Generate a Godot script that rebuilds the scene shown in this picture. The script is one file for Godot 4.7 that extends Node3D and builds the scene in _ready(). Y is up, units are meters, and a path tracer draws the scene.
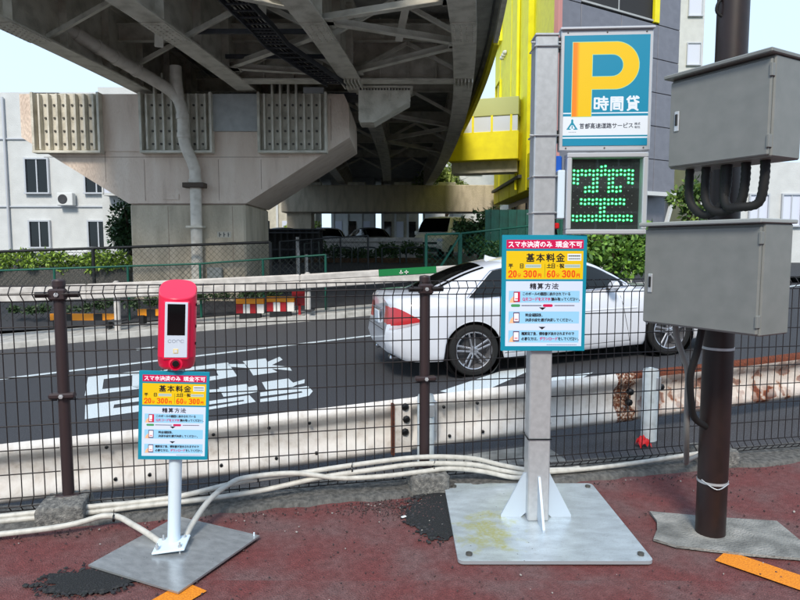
extends Node3D
# A small car park beside a sloping road under an elevated expressway, on an overcast day.
# y is up, metres. The road, the fence and the crash barriers follow one frame: u runs along the fence, v runs away across the road.

const YAW := 0.2182
const GRADE := 0.06
const ROAD_Y := -0.30
var ORI := Vector3(0.15, 0, -3.7)
var UD := Vector3(cos(YAW), 0, -sin(YAW))
var VD := Vector3(-sin(YAW), 0, -cos(YAW))
var M := {}
var used := {}
var rng := RandomNumberGenerator.new()

# ---------------------------------------------------------------- mesh collecting
class MB:
	var v := PackedVector3Array()
	var n := PackedVector3Array()
	var t := PackedVector2Array()
	var c := PackedColorArray()
	var col := Color(1, 1, 1)
	func tri3(a: Vector3, b: Vector3, d: Vector3, na: Vector3, nb: Vector3, nd: Vector3, ta := Vector2(), tb := Vector2(), td := Vector2()) -> void:
		if (b - a).cross(d - a).dot(na + nb + nd) > 0.0:
			v.append_array([a, d, b]); n.append_array([na, nd, nb]); t.append_array([ta, td, tb])
		else:
			v.append_array([a, b, d]); n.append_array([na, nb, nd]); t.append_array([ta, tb, td])
		c.append_array([col, col, col])
	func tri(a: Vector3, b: Vector3, d: Vector3, nn: Vector3) -> void:
		tri3(a, b, d, nn, nn, nn)
	func quad(a: Vector3, b: Vector3, d: Vector3, e: Vector3, nn := Vector3.ZERO, uv := false) -> void:
		if nn == Vector3.ZERO:
			nn = (e - a).cross(b - a).normalized()
			if nn == Vector3.ZERO:
				nn = (d - b).cross(a - b).normalized()
		if uv:
			tri3(a, b, d, nn, nn, nn, Vector2(0, 0), Vector2(1, 0), Vector2(1, 1))
			tri3(a, d, e, nn, nn, nn, Vector2(0, 0), Vector2(1, 1), Vector2(0, 1))
		else:
			tri3(a, b, d, nn, nn, nn); tri3(a, d, e, nn, nn, nn)
	# chamfered box
	func box(at: Vector3, size: Vector3, b := 0.0, bs := Basis()) -> void:
		var h := size * 0.5
		b = min(b, min(h.x, min(h.y, h.z)) * 0.9)
		var x := bs.x; var y := bs.y; var z := bs.z
		var ax := [x, y, z]; var hh := [h.x, h.y, h.z]
		for i in 3:
			var j := (i + 1) % 3; var k := (i + 2) % 3
			for s in [-1.0, 1.0]:
				var o: Vector3 = at + ax[i] * hh[i] * s
				var p: Vector3 = ax[j] * (hh[j] - b); var q: Vector3 = ax[k] * (hh[k] - b)
				quad(o - p - q, o + p - q, o + p + q, o - p + q, ax[i] * s)
		if b <= 0.0:
			return
		for i in 3:
			var j := (i + 1) % 3; var k := (i + 2) % 3
			for s in [-1.0, 1.0]:
				for r in [-1.0, 1.0]:
					var l: Vector3 = ax[k] * (hh[k] - b)
					var p: Vector3 = at + ax[i] * hh[i] * s + ax[j] * (hh[j] - b) * r
					var q: Vector3 = at + ax[i] * (hh[i] - b) * s + ax[j] * hh[j] * r
					quad(p - l, p + l, q + l, q - l, (ax[i] * s + ax[j] * r).normalized())
		for s in [-1.0, 1.0]:
			for r in [-1.0, 1.0]:
				for w in [-1.0, 1.0]:
					var nn: Vector3 = (x * s + y * r + z * w).normalized()
					tri(at + x * h.x * s + y * (h.y - b) * r + z * (h.z - b) * w, at + x * (h.x - b) * s + y * h.y * r + z * (h.z - b) * w, at + x * (h.x - b) * s + y * (h.y - b) * r + z * h.z * w, nn)
	# bar of rectangular section from a to b
	func bar(a: Vector3, b: Vector3, w: float, h: float, up := Vector3.UP, ch := 0.0) -> void:
		var z := (b - a).normalized()
		if abs(z.dot(up)) > 0.99:
			up = Vector3.FORWARD
		var x := up.cross(z).normalized()
		var y := z.cross(x)
		box((a + b) * 0.5, Vector3(w, h, a.distance_to(b)), ch, Basis(x, y, z))
	func tube(pts: Array, r, sides := 8, caps := true) -> void:
		var m := pts.size()
		var rings := []; var cen := []
		var side := Vector3.ZERO
		for i in m:
			var p: Vector3 = pts[i]
			var d: Vector3 = (pts[min(i + 1, m - 1)] - pts[max(i - 1, 0)]).normalized()
			if side == Vector3.ZERO:
				side = d.cross(Vector3.UP if abs(d.y) < 0.9 else Vector3.RIGHT).normalized()
			side = (side - d * side.dot(d)).normalized()
			var up := d.cross(side)
			var rr: float = r[i] if r is Array else r
			var ring := []
			for k in sides:
				var an := TAU * k / sides
				ring.append((side * cos(an) + up * sin(an)) * rr)
			rings.append(ring); cen.append(p)
		for i in m - 1:
			for k in sides:
				var k2 := (k + 1) % sides
				var a: Vector3 = rings[i][k]; var b: Vector3 = rings[i][k2]; var e: Vector3 = rings[i + 1][k]; var f: Vector3 = rings[i + 1][k2]
				var ta := Vector2(float(k) / sides, i); var tb := Vector2(float(k + 1) / sides, i); var te := Vector2(float(k) / sides, i + 1); var tf := Vector2(float(k + 1) / sides, i + 1)
				tri3(cen[i] + a, cen[i] + b, cen[i + 1] + f, a.normalized(), b.normalized(), f.normalized(), ta, tb, tf)
				tri3(cen[i] + a, cen[i + 1] + f, cen[i + 1] + e, a.normalized(), f.normalized(), e.normalized(), ta, tf, te)
		if caps:
			for w in [0, m - 1]:
				var d: Vector3 = (cen[0] - cen[1]).normalized() if w == 0 else (cen[m - 1] - cen[m - 2]).normalized()
				for k in sides:
					tri(cen[w], cen[w] + rings[w][k], cen[w] + rings[w][(k + 1) % sides], d)
	# profile [[radius, along], ...] turned about axis from o
	func lathe(o: Vector3, axis: Vector3, prof: Array, sides := 24, flat := false) -> void:
		var d := axis.normalized()
		var x := d.cross(Vector3.UP if abs(d.y) < 0.9 else Vector3.RIGHT).normalized()
		var y := d.cross(x)
		for i in prof.size() - 1:
			var r0: float = prof[i][0]; var h0: float = prof[i][1]; var r1: float = prof[i + 1][0]; var h1: float = prof[i + 1][1]
			var dr := r1 - r0; var dh := h1 - h0
			for k in sides:
				var a0 := TAU * k / sides; var a1 := TAU * (k + 1) / sides
				var e0 := x * cos(a0) + y * sin(a0); var e1 := x * cos(a1) + y * sin(a1)
				var n0 := (e0 * dh - d * dr).normalized(); var n1 := (e1 * dh - d * dr).normalized()
				var p00 := o + d * h0 + e0 * r0; var p01 := o + d * h0 + e1 * r0; var p10 := o + d * h1 + e0 * r1; var p11 := o + d * h1 + e1 * r1
				tri3(p00, p01, p11, n0, n1, n1); tri3(p00, p11, p10, n0, n1, n0)
	# flat polygon in a plane (o, x, y), pushed out along nn by thick
	func prism(o: Vector3, x: Vector3, y: Vector3, poly: PackedVector2Array, thick: float, uvs := false) -> void:
		var nn := x.cross(y).normalized()
		var mn := Vector2(1e9, 1e9); var mx := -mn
		for p in poly:
			mn = mn.min(p); mx = mx.max(p)
		var idx := Geometry2D.triangulate_polygon(poly)
		for i in range(0, idx.size(), 3):
			var q := [poly[idx[i]], poly[idx[i + 1]], poly[idx[i + 2]]]
			var w := []; var tt := []
			for p in q:
				w.append(o + x * p.x + y * p.y)
				tt.append(Vector2((p.x - mn.x) / (mx.x - mn.x), 1.0 - (p.y - mn.y) / (mx.y - mn.y)) if uvs else Vector2())
			var up := nn * thick
			tri3(w[0] + up, w[1] + up, w[2] + up, nn, nn, nn, tt[0], tt[1], tt[2])
			if thick > 0.0:
				tri3(w[0], w[1], w[2], -nn, -nn, -nn)
		if thick > 0.0:
			for i in poly.size():
				var p := poly[i]; var q := poly[(i + 1) % poly.size()]
				var a := o + x * p.x + y * p.y; var b := o + x * q.x + y * q.y
				var e := (b - a).normalized().cross(nn)
				if Geometry2D.is_polygon_clockwise(poly):
					e = -e
				quad(a, b, b + nn * thick, a + nn * thick, e)
	# grid of points g[i][j], smooth normals
	func patch(g: Array, out: Vector3, flipcheck := true) -> void:
		var m := g.size(); var w: int = g[0].size()
		var nr := []
		for i in m:
			var row := []
			for j in w:
				var a: Vector3 = g[min(i + 1, m - 1)][j] - g[max(i - 1, 0)][j]
				var b: Vector3 = g[i][min(j + 1, w - 1)] - g[i][max(j - 1, 0)]
				var q := a.cross(b).normalized()
				row.append(q)
			nr.append(row)
		var s := 1.0
		if flipcheck:
			var sum := Vector3.ZERO
			for row in nr:
				for q in row: sum += q
			if sum.dot(out) < 0: s = -1.0
		for i in m - 1:
			for j in w - 1:
				var ta := Vector2(float(j) / (w - 1), float(i) / (m - 1)); var tb := Vector2(float(j + 1) / (w - 1), float(i) / (m - 1))
				var tc := Vector2(float(j + 1) / (w - 1), float(i + 1) / (m - 1)); var td := Vector2(float(j) / (w - 1), float(i + 1) / (m - 1))
				tri3(g[i][j], g[i][j + 1], g[i + 1][j + 1], nr[i][j] * s, nr[i][j + 1] * s, nr[i + 1][j + 1] * s, ta, tb, tc)
				tri3(g[i][j], g[i + 1][j + 1], g[i + 1][j], nr[i][j] * s, nr[i + 1][j + 1] * s, nr[i + 1][j] * s, ta, tc, td)
	func leaf(p: Vector3, d: Vector3, w: Vector3, l: float, wd: float) -> void:
		var nn := d.cross(w).normalized()
		var tip := p + d * l - nn * l * 0.15; var mid := p + d * l * 0.45
		var a := mid + w * wd + nn * wd * 0.3; var b := mid - w * wd + nn * wd * 0.3
		tri(p, a, tip, nn); tri(p, tip, b, nn)
	func mesh() -> ArrayMesh:
		var arr := []
		arr.resize(Mesh.ARRAY_MAX)
		arr[Mesh.ARRAY_VERTEX] = v; arr[Mesh.ARRAY_NORMAL] = n; arr[Mesh.ARRAY_TEX_UV] = t; arr[Mesh.ARRAY_COLOR] = c
		var m := ArrayMesh.new()
		m.add_surface_from_arrays(Mesh.PRIMITIVE_TRIANGLES, arr)
		return m

# ---------------------------------------------------------------- scene helpers
func numbered(called: String) -> String:
	if not used.has(called):
		used[called] = 0
		return called
	used[called] += 1
	return "%s_%03d" % [called, used[called]]

func thing(called: String, label: String, category: String, at := Vector3.ZERO, turn := 0.0, group := "") -> Node3D:
	var o := Node3D.new()
	o.name = numbered(called)
	add_child(o)
	o.position = at
	o.rotation.y = turn
	tag(o, label, category, group)
	return o

func tag(o: Node, label: String, category: String, group := "") -> void:
	o.set_meta("label", label); o.set_meta("category", category)
	if group: o.set_meta("group", group)

func part(called: String, b, m: Material, parent: Node) -> MeshInstance3D:
	var o := MeshInstance3D.new()
	o.name = called
	o.mesh = b.mesh() if b is MB else b
	o.material_override = m
	parent.add_child(o, true)
	return o

func solo(called: String, b: MB, m: Material, label: String, category: String, group := "") -> MeshInstance3D:
	var o := part(numbered(called), b, m, self)
	tag(o, label, category, group)
	return o

func struct(called: String, b: MB, m: Material) -> MeshInstance3D:
	var o := part(numbered(called), b, m, self)
	o.set_meta("kind", "structure")
	return o

func pbox(called: String, at: Vector3, size: Vector3, m: Material, parent: Node, ch := 0.0, bs := Basis()) -> MeshInstance3D:
	var b := MB.new(); b.box(at, size, ch, bs); return part(called, b, m, parent)

func pbar(called: String, a: Vector3, e: Vector3, w: float, h: float, m: Material, parent: Node, ch := 0.0) -> MeshInstance3D:
	var b := MB.new(); b.bar(a, e, w, h, Vector3.UP, ch); return part(called, b, m, parent)

func ptube(called: String, pts: Array, r, m: Material, parent: Node, sides := 8) -> MeshInstance3D:
	var b := MB.new(); b.tube(pts, r, sides); return part(called, b, m, parent)

func smooth(pts: Array, steps := 6) -> Array:
	var out := []
	for i in pts.size() - 1:
		var p0: Vector3 = pts[max(i - 1, 0)]; var p1: Vector3 = pts[i]; var p2: Vector3 = pts[i + 1]; var p3: Vector3 = pts[min(i + 2, pts.size() - 1)]
		for s in steps:
			out.append(p1.cubic_interpolate(p2, p0, p3, float(s) / steps))
	out.append(pts[-1])
	return out

func rd(u: float, v: float, h := 0.0) -> Vector3:   # a point over the sloping road
	return ORI + UD * u + VD * v + Vector3(0, ROAD_Y + GRADE * u + h, 0)

func fl(u: float, v: float, y := 0.0) -> Vector3:   # a point in the same frame, level
	return ORI + UD * u + VD * v + Vector3(0, y, 0)

func lut(tab: Array, x: float) -> float:
	if x <= tab[0][0]: return tab[0][1]
	for i in tab.size() - 1:
		if x <= tab[i + 1][0]:
			var k: float = (x - tab[i][0]) / (tab[i + 1][0] - tab[i][0])
			return lerpf(tab[i][1], tab[i + 1][1], k)
	return tab[-1][1]

func slut(tab: Array, x: float) -> float:   # smooth table
	if x <= tab[0][0]: return tab[0][1]
	for i in tab.size() - 1:
		if x <= tab[i + 1][0]:
			var k: float = (x - tab[i][0]) / (tab[i + 1][0] - tab[i][0])
			var a: float = tab[max(i - 1, 0)][1]; var d: float = tab[min(i + 2, tab.size() - 1)][1]
			return cubic_interpolate(tab[i][1], tab[i + 1][1], a, d, k)
	return tab[-1][1]

# ---------------------------------------------------------------- materials
func flat_mat(c: Color, rough := 0.6, metal := 0.0) -> StandardMaterial3D:
	var m := StandardMaterial3D.new()
	m.albedo_color = c; m.roughness = rough; m.metallic = metal
	return m

func noise(freq: float, oct := 4, sd := 1, kind := FastNoiseLite.TYPE_SIMPLEX_SMOOTH) -> FastNoiseLite:
	var f := FastNoiseLite.new()
	f.noise_type = kind; f.frequency = freq; f.fractal_octaves = oct; f.seed = sd
	f.fractal_type = FastNoiseLite.FRACTAL_FBM
	return f

func ntex(f: FastNoiseLite, stops: Array, size := 512, bump := 0.0) -> NoiseTexture2D:
	var t := NoiseTexture2D.new()
	t.width = size; t.height = size; t.seamless = true; t.noise = f; t.normalize = true
	if bump > 0.0:
		t.as_normal_map = true; t.bump_strength = bump
	else:
		var g := Gradient.new()
		var offs := PackedFloat32Array(); var cols := PackedColorArray()
		for s in stops:
			offs.append(s[0]); cols.append(s[1])
		g.offsets = offs; g.colors = cols
		t.color_ramp = g
	return t

# a weathered surface: colour noise over `tile` metres, optional grain bump
func surf(stops: Array, tile: float, rough := 0.8, bump := 0.0, btile := 0.3, metal := 0.0, sd := 1, freq := 0.012, oct := 5, world := true) -> StandardMaterial3D:
	var m := StandardMaterial3D.new()
	m.albedo_texture = ntex(noise(freq, oct, sd), stops)
	m.uv1_triplanar = true; m.uv1_world_triplanar = world
	m.uv1_scale = Vector3.ONE / tile
	m.roughness = rough; m.metallic = metal
	if bump > 0.0:
		m.normal_enabled = true
		m.normal_texture = ntex(noise(0.05 * tile / btile * 0.2, 3, sd + 7), [], 512, 6.0)
		m.normal_scale = bump
	return m

func foliage_mat(c: Color) -> StandardMaterial3D:
	var m := StandardMaterial3D.new()
	m.vertex_color_use_as_albedo = true
	m.albedo_color = c; m.roughness = 0.55
	m.backlight_enabled = true; m.backlight = c * 0.35
	m.cull_mode = BaseMaterial3D.CULL_DISABLED
	return m

# ---------------------------------------------------------------- lettering: brush strokes on a 20 x 20 square, y down
const GLYPH := {
	"時": "1 3 7 3 7 17 1 17 1 3|1 10 7 10|9 4 19 4|14 1 14 8|8 8 20 8|8 12 20 12|17 9 17 19 14 19|11 14 13 17",
	"間": "2 2 2 20|2 2 9 2 9 8 2 8|2 5 9 5|18 2 18 20 16 20|18 2 11 2 11 8 18 8|11 5 18 5|6 11 14 11 14 18 6 18 6 11|6 14 14 14",
	"貸": "6 1 2 5|4 3 4 9|7 4 18 3|11 1 13 7 18 9|15 1 17 2|5 10 15 10 15 17 5 17 5 10|5 12 15 12|5 15 15 15|8 17 3 20|12 17 17 20",
	"首": "6 1 7 4|14 1 13 4|1 4 19 4|10 4 9 7|5 7 15 7 15 20 5 20 5 7|5 11 15 11|5 15 15 15",
	"都": "2 5 11 5|6 2 6 9|1 9 13 9|12 3 3 12|4 12 10 12 10 20 4 20 4 12|4 16 10 16|14 2 14 20|14 2 19 2 17 8 19 13 16 15",
	"高": "10 0 10 3|1 3 19 3|6 5 14 5 14 9 6 9 6 5|3 20 3 11 17 11 17 20 15 20|7 14 13 14 13 18 7 18 7 14",
	"速": "8 4 19 4|13 1 13 17|9 7 18 7 18 11 9 11 9 7|13 11 8 16|13 11 19 15|2 3 4 5|1 9 4 9 4 16 1 19|4 16 8 19 20 19",
	"道": "8 1 10 3|16 1 14 3|7 4 20 4|10 6 17 6 17 16 10 16 10 6|10 9 17 9|10 13 17 13|2 3 4 5|1 9 4 9 4 16 1 19|4 16 8 19 20 19",
	"路": "2 2 8 2 8 7 2 7 2 2|5 7 5 18|5 12 8 12|2 11 2 18|1 18 9 17|13 1 10 7|12 4 18 4 10 12|12 6 19 12|11 13 18 13 18 19 11 19 11 13",
	"サ": "1 6 19 6|6 2 6 11|14 2 14 10 12 16 7 19",
	"ー": "2 10 18 10",
	"ビ": "4 3 4 16 6 18 17 18|16 7 4 10|14 1 15 4|18 1 19 4",
	"ス": "3 4 15 4 12 10 3 18|11 11 18 18",
	"マ": "2 4 18 4 10 13|7 10 13 17",
	"ホ": "2 6 18 6|10 1 10 19 8 19|6 9 3 15|14 9 17 15",
	"決": "2 2 4 4|1 8 3 10|1 18 5 13|7 5 17 5 17 11|5 11 20 11|12 1 12 11 6 19|12 11 20 19",
	"済": "2 2 4 4|1 8 3 10|1 18 4 13|12 0 12 3|6 3 20 3|9 4 18 9|17 4 7 9|8 11 8 16 6 20|16 11 16 20|8 12 16 12|8 15 16 15",
	"の": "10 4 8 13 5 16 2 13 3 8 8 4 14 4 18 9 17 14 12 18",
	"み": "4 3 11 3 6 15 3 16 2 13 6 11 13 12 19 15|15 7 15 13 11 19",
	"現": "1 3 8 3|1 10 8 10|4 3 4 16|1 17 8 15|10 2 18 2 18 12 10 12 10 2|10 5 18 5|10 9 18 9|12 12 11 16 8 19|15 12 15 18 19 18 19 15",
	"金": "10 1 1 8|10 1 19 8|6 8 14 8|3 12 17 12|10 8 10 19|5 14 6 17|15 14 14 17|1 19 19 19",
	"不": "1 3 19 3|11 3 2 13|10 7 10 20|12 9 18 14",
	"可": "1 3 19 3|16 3 16 19 13 19|4 7 11 7 11 14 4 14 4 7",
	"基": "2 3 18 3|6 1 6 11|14 1 14 11|6 6 14 6|6 8 14 8|1 11 19 11|7 12 2 16|13 12 18 16|10 12 10 19|5 15 15 15|2 19 18 19",
	"本": "1 5 19 5|10 1 10 20|10 6 1 16|10 6 19 16|6 15 14 15",
	"料": "5 1 5 19|1 9 9 9|1 3 3 7|9 3 7 7|5 9 1 15|5 10 9 14|12 3 14 6|11 8 13 11|10 15 20 13|17 1 17 20",
	"平": "2 3 18 3|1 11 19 11|10 3 10 20|5 5 6 9|15 5 14 9",
	"日": "4 2 16 2 16 19 4 19 4 2|4 10 16 10",
	"土": "3 8 17 8|10 2 10 18|1 18 19 18",
	"・": "9 10 11 10",
	"祝": "4 1 5 3|1 5 8 5 1 13|5 9 5 20|6 10 9 13|10 3 18 3 18 10 10 10 10 3|12 10 11 16 8 19|15 10 15 18 19 18 19 15",
	"分": "7 1 1 9|13 1 19 9|5 10 15 10 14 18 11 19|9 10 8 15 3 19",
	"円": "3 20 3 3 17 3 17 19 15 20|3 11 17 11|10 3 10 11",
	"精": "5 1 5 20|1 9 9 9|2 3 3 7|9 3 7 7|5 9 1 16|5 10 9 14|11 3 20 3|15 1 15 9|11 6 19 6|10 9 20 9|12 20 12 11 19 11 19 19 17 20|12 14 19 14|12 17 19 17",
	"算": "4 1 2 4|3 3 9 3|13 1 11 4|12 3 19 3|5 5 15 5 15 13 5 13 5 5|5 8 15 8|5 10 15 10|1 15 19 15|7 13 6 17 3 20|14 13 14 20",
	"方": "10 1 10 4|1 5 19 5|9 5 8 12 3 19|8 10 16 10 15 18 12 19",
	"法": "2 2 4 4|1 8 3 10|1 18 5 13|7 5 19 5|13 1 13 10|6 10 20 10|11 10 8 18 17 17|15 14 19 20",
	"こ": "4 4 16 4|4 14 6 17 16 17",
	"ポ": "2 6 16 6|9 1 9 19|5 9 3 15|13 9 16 15|17 1 19 3",
	"ル": "6 3 6 11 2 18|11 2 11 17 19 10",
	"画": "1 2 19 2|5 5 15 5 15 15 5 15 5 5|5 10 15 10|10 2 10 15|2 6 2 19 18 19 18 6",
	"面": "1 2 19 2|10 2 8 6|2 6 18 6 18 19 2 19 2 6|7 6 7 19|13 6 13 19|7 12 13 12",
	"に": "3 3 3 18|9 5 18 5|9 14 11 17 19 17",
	"表": "2 4 18 4|10 1 10 12|4 8 16 8|1 12 19 12|9 12 2 17|6 15 6 20 10 18|17 13 13 15|11 12 19 20",
	"示": "4 3 16 3|1 8 19 8|10 8 10 19 8 19|5 11 2 16|15 11 18 16",
	"さ": "2 6 18 6|9 1 14 13|15 13 7 13 4 16 8 19 15 19",
	"れ": "5 1 5 19|2 6 8 6 1 15|8 8 13 4 14 8 13 17 19 17",
	"て": "2 4 18 4 11 9 10 15 16 18",
	"い": "4 4 4 12 7 16 9 13|15 5 17 12",
	"る": "5 3 15 3 4 13 11 9 17 12 16 17 11 19 8 17 12 15",
	"Q": "10 2 4 5 3 11 6 17 11 18 16 14 16 7 10 2|12 14 18 20",
	"R": "4 19 4 2 12 2 15 6 12 10 4 10|10 10 16 19",
	"コ": "3 4 17 4 17 17|3 17 17 17",
	"ド": "6 1 6 19|6 8 15 12|13 2 14 5|17 1 18 4",
	"を": "3 4 15 4|9 1 4 11 10 9 12 13|17 8 7 14 8 18 16 19",
	"で": "2 4 17 4 10 9 9 15 15 18|15 9 16 11|18 8 19 10",
	"読": "2 2 7 2|1 5 8 5|2 8 7 8|2 11 7 11|2 14 7 14 7 19 2 19 2 14|10 4 19 4|14 1 14 7|11 7 18 7|10 13 10 10 20 10 20 13|13 12 12 17 9 19|16 12 16 19 20 19",
	"取": "1 2 11 2|3 2 3 15|9 2 9 20|3 6 9 6|3 10 9 10|1 15 11 14|12 5 19 5 16 13 11 19|13 8 16 15 20 19",
	"っ": "4 11 14 9 17 12 15 16 9 18",
	"く": "14 2 5 10 15 19",
	"だ": "2 6 11 6|7 2 3 18|11 10 17 10|11 16 13 18 18 18|15 2 16 4|18 1 19 3",
	"。": "4 16 6 15 7 17 5 19 4 16",
	"、": "3 15 6 18",
	"確": "1 3 9 3|5 3 1 12|3 10 3 18 8 18 8 10 3 10|10 4 10 2 20 2 20 4|13 3 10 9|12 8 12 19|12 8 19 8|12 12 19 12|12 15 19 15|12 19 20 19|16 5 16 19",
	"認": "2 2 7 2|1 5 8 5|2 8 7 8|2 11 7 11|2 14 7 14 7 19 2 19 2 14|11 2 19 2 18 9 16 9|14 2 11 9|11 14 10 18|13 12 13 18 18 18 18 15|15 11 16 13|19 13 20 17",
	"後": "6 1 2 5|6 6 1 11|4 9 4 20|12 1 9 5 14 6|16 3 9 9 18 9|12 10 8 15|11 12 17 12 8 20|11 14 19 20",
	"手": "15 2 5 4|3 8 17 8|1 13 19 13|10 3 10 19 7 19",
	"段": "7 2 2 4 2 20|2 8 8 8|2 12 8 12|1 17 9 16|11 2 11 6 9 9|11 2 17 2 17 8 20 8|10 11 18 11 9 20|11 13 19 20",
	"選": "8 2 12 2 12 5 8 5 8 8 12 8|14 2 19 2 19 5 14 5 14 8 19 8|7 11 20 11|10 8 10 15|16 8 16 15|6 15 20 15|2 3 4 5|1 9 4 9 4 16 1 19|4 16 8 19 20 19",
	"び": "2 4 9 4 4 12 6 18 12 17 14 9 13 4 18 11|16 1 17 3|19 1 20 3",
	"し": "6 2 6 15 10 18 17 14",
	"完": "10 0 10 3|2 7 2 3 18 3 18 7|5 8 15 8|1 12 19 12|8 12 7 16 2 19|12 12 12 19 19 19 19 16",
	"了": "3 3 17 3 11 8|10 8 10 19 7 19",
	"領": "6 1 1 7|6 1 11 6|3 8 9 8|2 11 9 11 7 15|5 11 5 20|11 2 20 2|15 2 14 5|12 5 19 5 19 15 12 15 12 5|12 8 19 8|12 12 19 12|13 16 10 20|17 16 20 20",
	"収": "3 3 3 13|8 1 8 20|1 14 9 11|10 4 18 4 16 12 10 19|11 7 15 14 20 19",
	"書": "4 3 16 3 16 8|1 5 19 5|4 8 16 8|10 1 10 12|2 10 18 10|1 12 19 12|5 14 15 14 15 20 5 20 5 14|5 17 15 17",
	"が": "2 6 12 6 11 16 8 18|7 2 3 18|15 7 17 12|15 2 16 4|18 1 19 3",
	"ま": "3 4 17 4|3 9 17 9|10 1 10 17 5 18 4 15 9 14 17 18",
	"す": "1 5 19 5|12 1 12 12 8 13 7 9 12 9|12 12 8 19",
	"必": "8 2 10 5|15 3 4 18|7 7 8 17 17 17|3 9 1 14|17 9 19 14",
	"要": "2 2 18 2|4 5 16 5 16 10 4 10 4 5|8 2 8 10|12 2 12 10|1 13 19 13|9 10 5 17 15 20|14 13 5 20",
	"な": "2 5 11 5|7 1 3 13|14 4 18 7|13 9 13 16 8 18 7 15 18 18",
	"は": "3 3 3 18|8 6 19 6|14 2 14 16 10 18 9 15 19 18",
	"ダ": "8 1 3 9|7 4 15 4 13 12 5 19|7 8 13 13|16 1 17 3|19 0 20 2",
	"ウ": "10 1 10 5|3 10 3 5 17 5 15 13 8 19",
	"ン": "3 4 7 7|3 17 10 15 17 6",
	"ロ": "3 4 17 4 17 17 3 17 3 4",
	"株": "5 1 5 20|1 6 9 6|5 7 1 15|6 9 9 12|12 2 10 7|11 5 19 5|9 10 20 10|15 1 15 20|15 10 10 17|15 10 20 17",
	"式": "2 5 19 5|13 1 14 12 19 19 19 16|16 1 18 3|3 10 11 10|7 10 7 17|2 18 12 16",
	"会": "10 1 1 9|10 1 19 9|6 8 14 8|2 12 18 12|9 12 5 18 15 17|13 14 17 20",
	"社": "4 1 5 3|1 5 8 5 1 13|5 9 5 20|10 8 19 8|14 2 14 18|10 18 20 18",
	"0": "10 2 6 4 5 10 6 17 10 19 14 17 15 10 14 4 10 2",
	"2": "4 7 6 3 12 2 16 5 15 10 4 19 17 19",
	"3": "4 4 9 2 14 3 16 6 13 9 9 10|13 10 17 13 15 18 9 19 4 17",
	"6": "14 3 9 3 5 8 4 14 7 19 12 19 16 15 14 11 9 10 5 13",
	"8": "10 2 5 5 7 9 13 11 16 15 13 19 7 19 4 15 7 11 13 9 15 5 10 2",
	":": "10 7 10 8|10 15 10 16",
	"~": "3 11 8 9 12 12 17 9",
}

func dab(im: Image, a: Vector2, b: Vector2, w: float, c: Color) -> void:
	var lo := (a.min(b) - Vector2(w, w)).floor(); var hi := (a.max(b) + Vector2(w, w)).ceil()
	var d := b - a; var l2: float = max(d.length_squared(), 0.0001)
	for y in range(max(0, int(lo.y)), min(im.get_height(), int(hi.y) + 1)):
		for x in range(max(0, int(lo.x)), min(im.get_width(), int(hi.x) + 1)):
			var p := Vector2(x + 0.5, y + 0.5)
			var k := clampf((p - a).dot(d) / l2, 0.0, 1.0)
			var al := clampf(w * 0.5 + 0.5 - p.distance_to(a + d * k), 0.0, 1.0)
			if al > 0.0:
				im.set_pixel(x, y, im.get_pixel(x, y).lerp(c, al))

func letters(im: Image, s: String, x: float, y: float, size: Vector2, step: float, w: float, c: Color) -> void:
	for ch in s:
		if GLYPH.has(ch):
			for stroke in String(GLYPH[ch]).split("|"):
				var f := stroke.split_floats(" ")
				for i in range(0, f.size() - 2, 2):
					dab(im, Vector2(x + f[i] / 20.0 * size.x, y + f[i + 1] / 20.0 * size.y), Vector2(x + f[i + 2] / 20.0 * size.x, y + f[i + 3] / 20.0 * size.y), w, c)
		x += step

func fillpoly(im: Image, poly: PackedVector2Array, c: Color) -> void:
	var lo := poly[0]; var hi := poly[0]
	for p in poly:
		lo = lo.min(p); hi = hi.max(p)
	for y in range(max(0, int(lo.y)), min(im.get_height(), int(hi.y) + 1)):
		for x in range(max(0, int(lo.x)), min(im.get_width(), int(hi.x) + 1)):
			if Geometry2D.is_point_in_polygon(Vector2(x + 0.5, y + 0.5), poly):
				im.set_pixel(x, y, c)

func printed(im: Image, rough := 0.35) -> StandardMaterial3D:
	var m := StandardMaterial3D.new()
	m.albedo_texture = ImageTexture.create_from_image(im)
	m.texture_repeat = false
	m.roughness = rough
	return m

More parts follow.
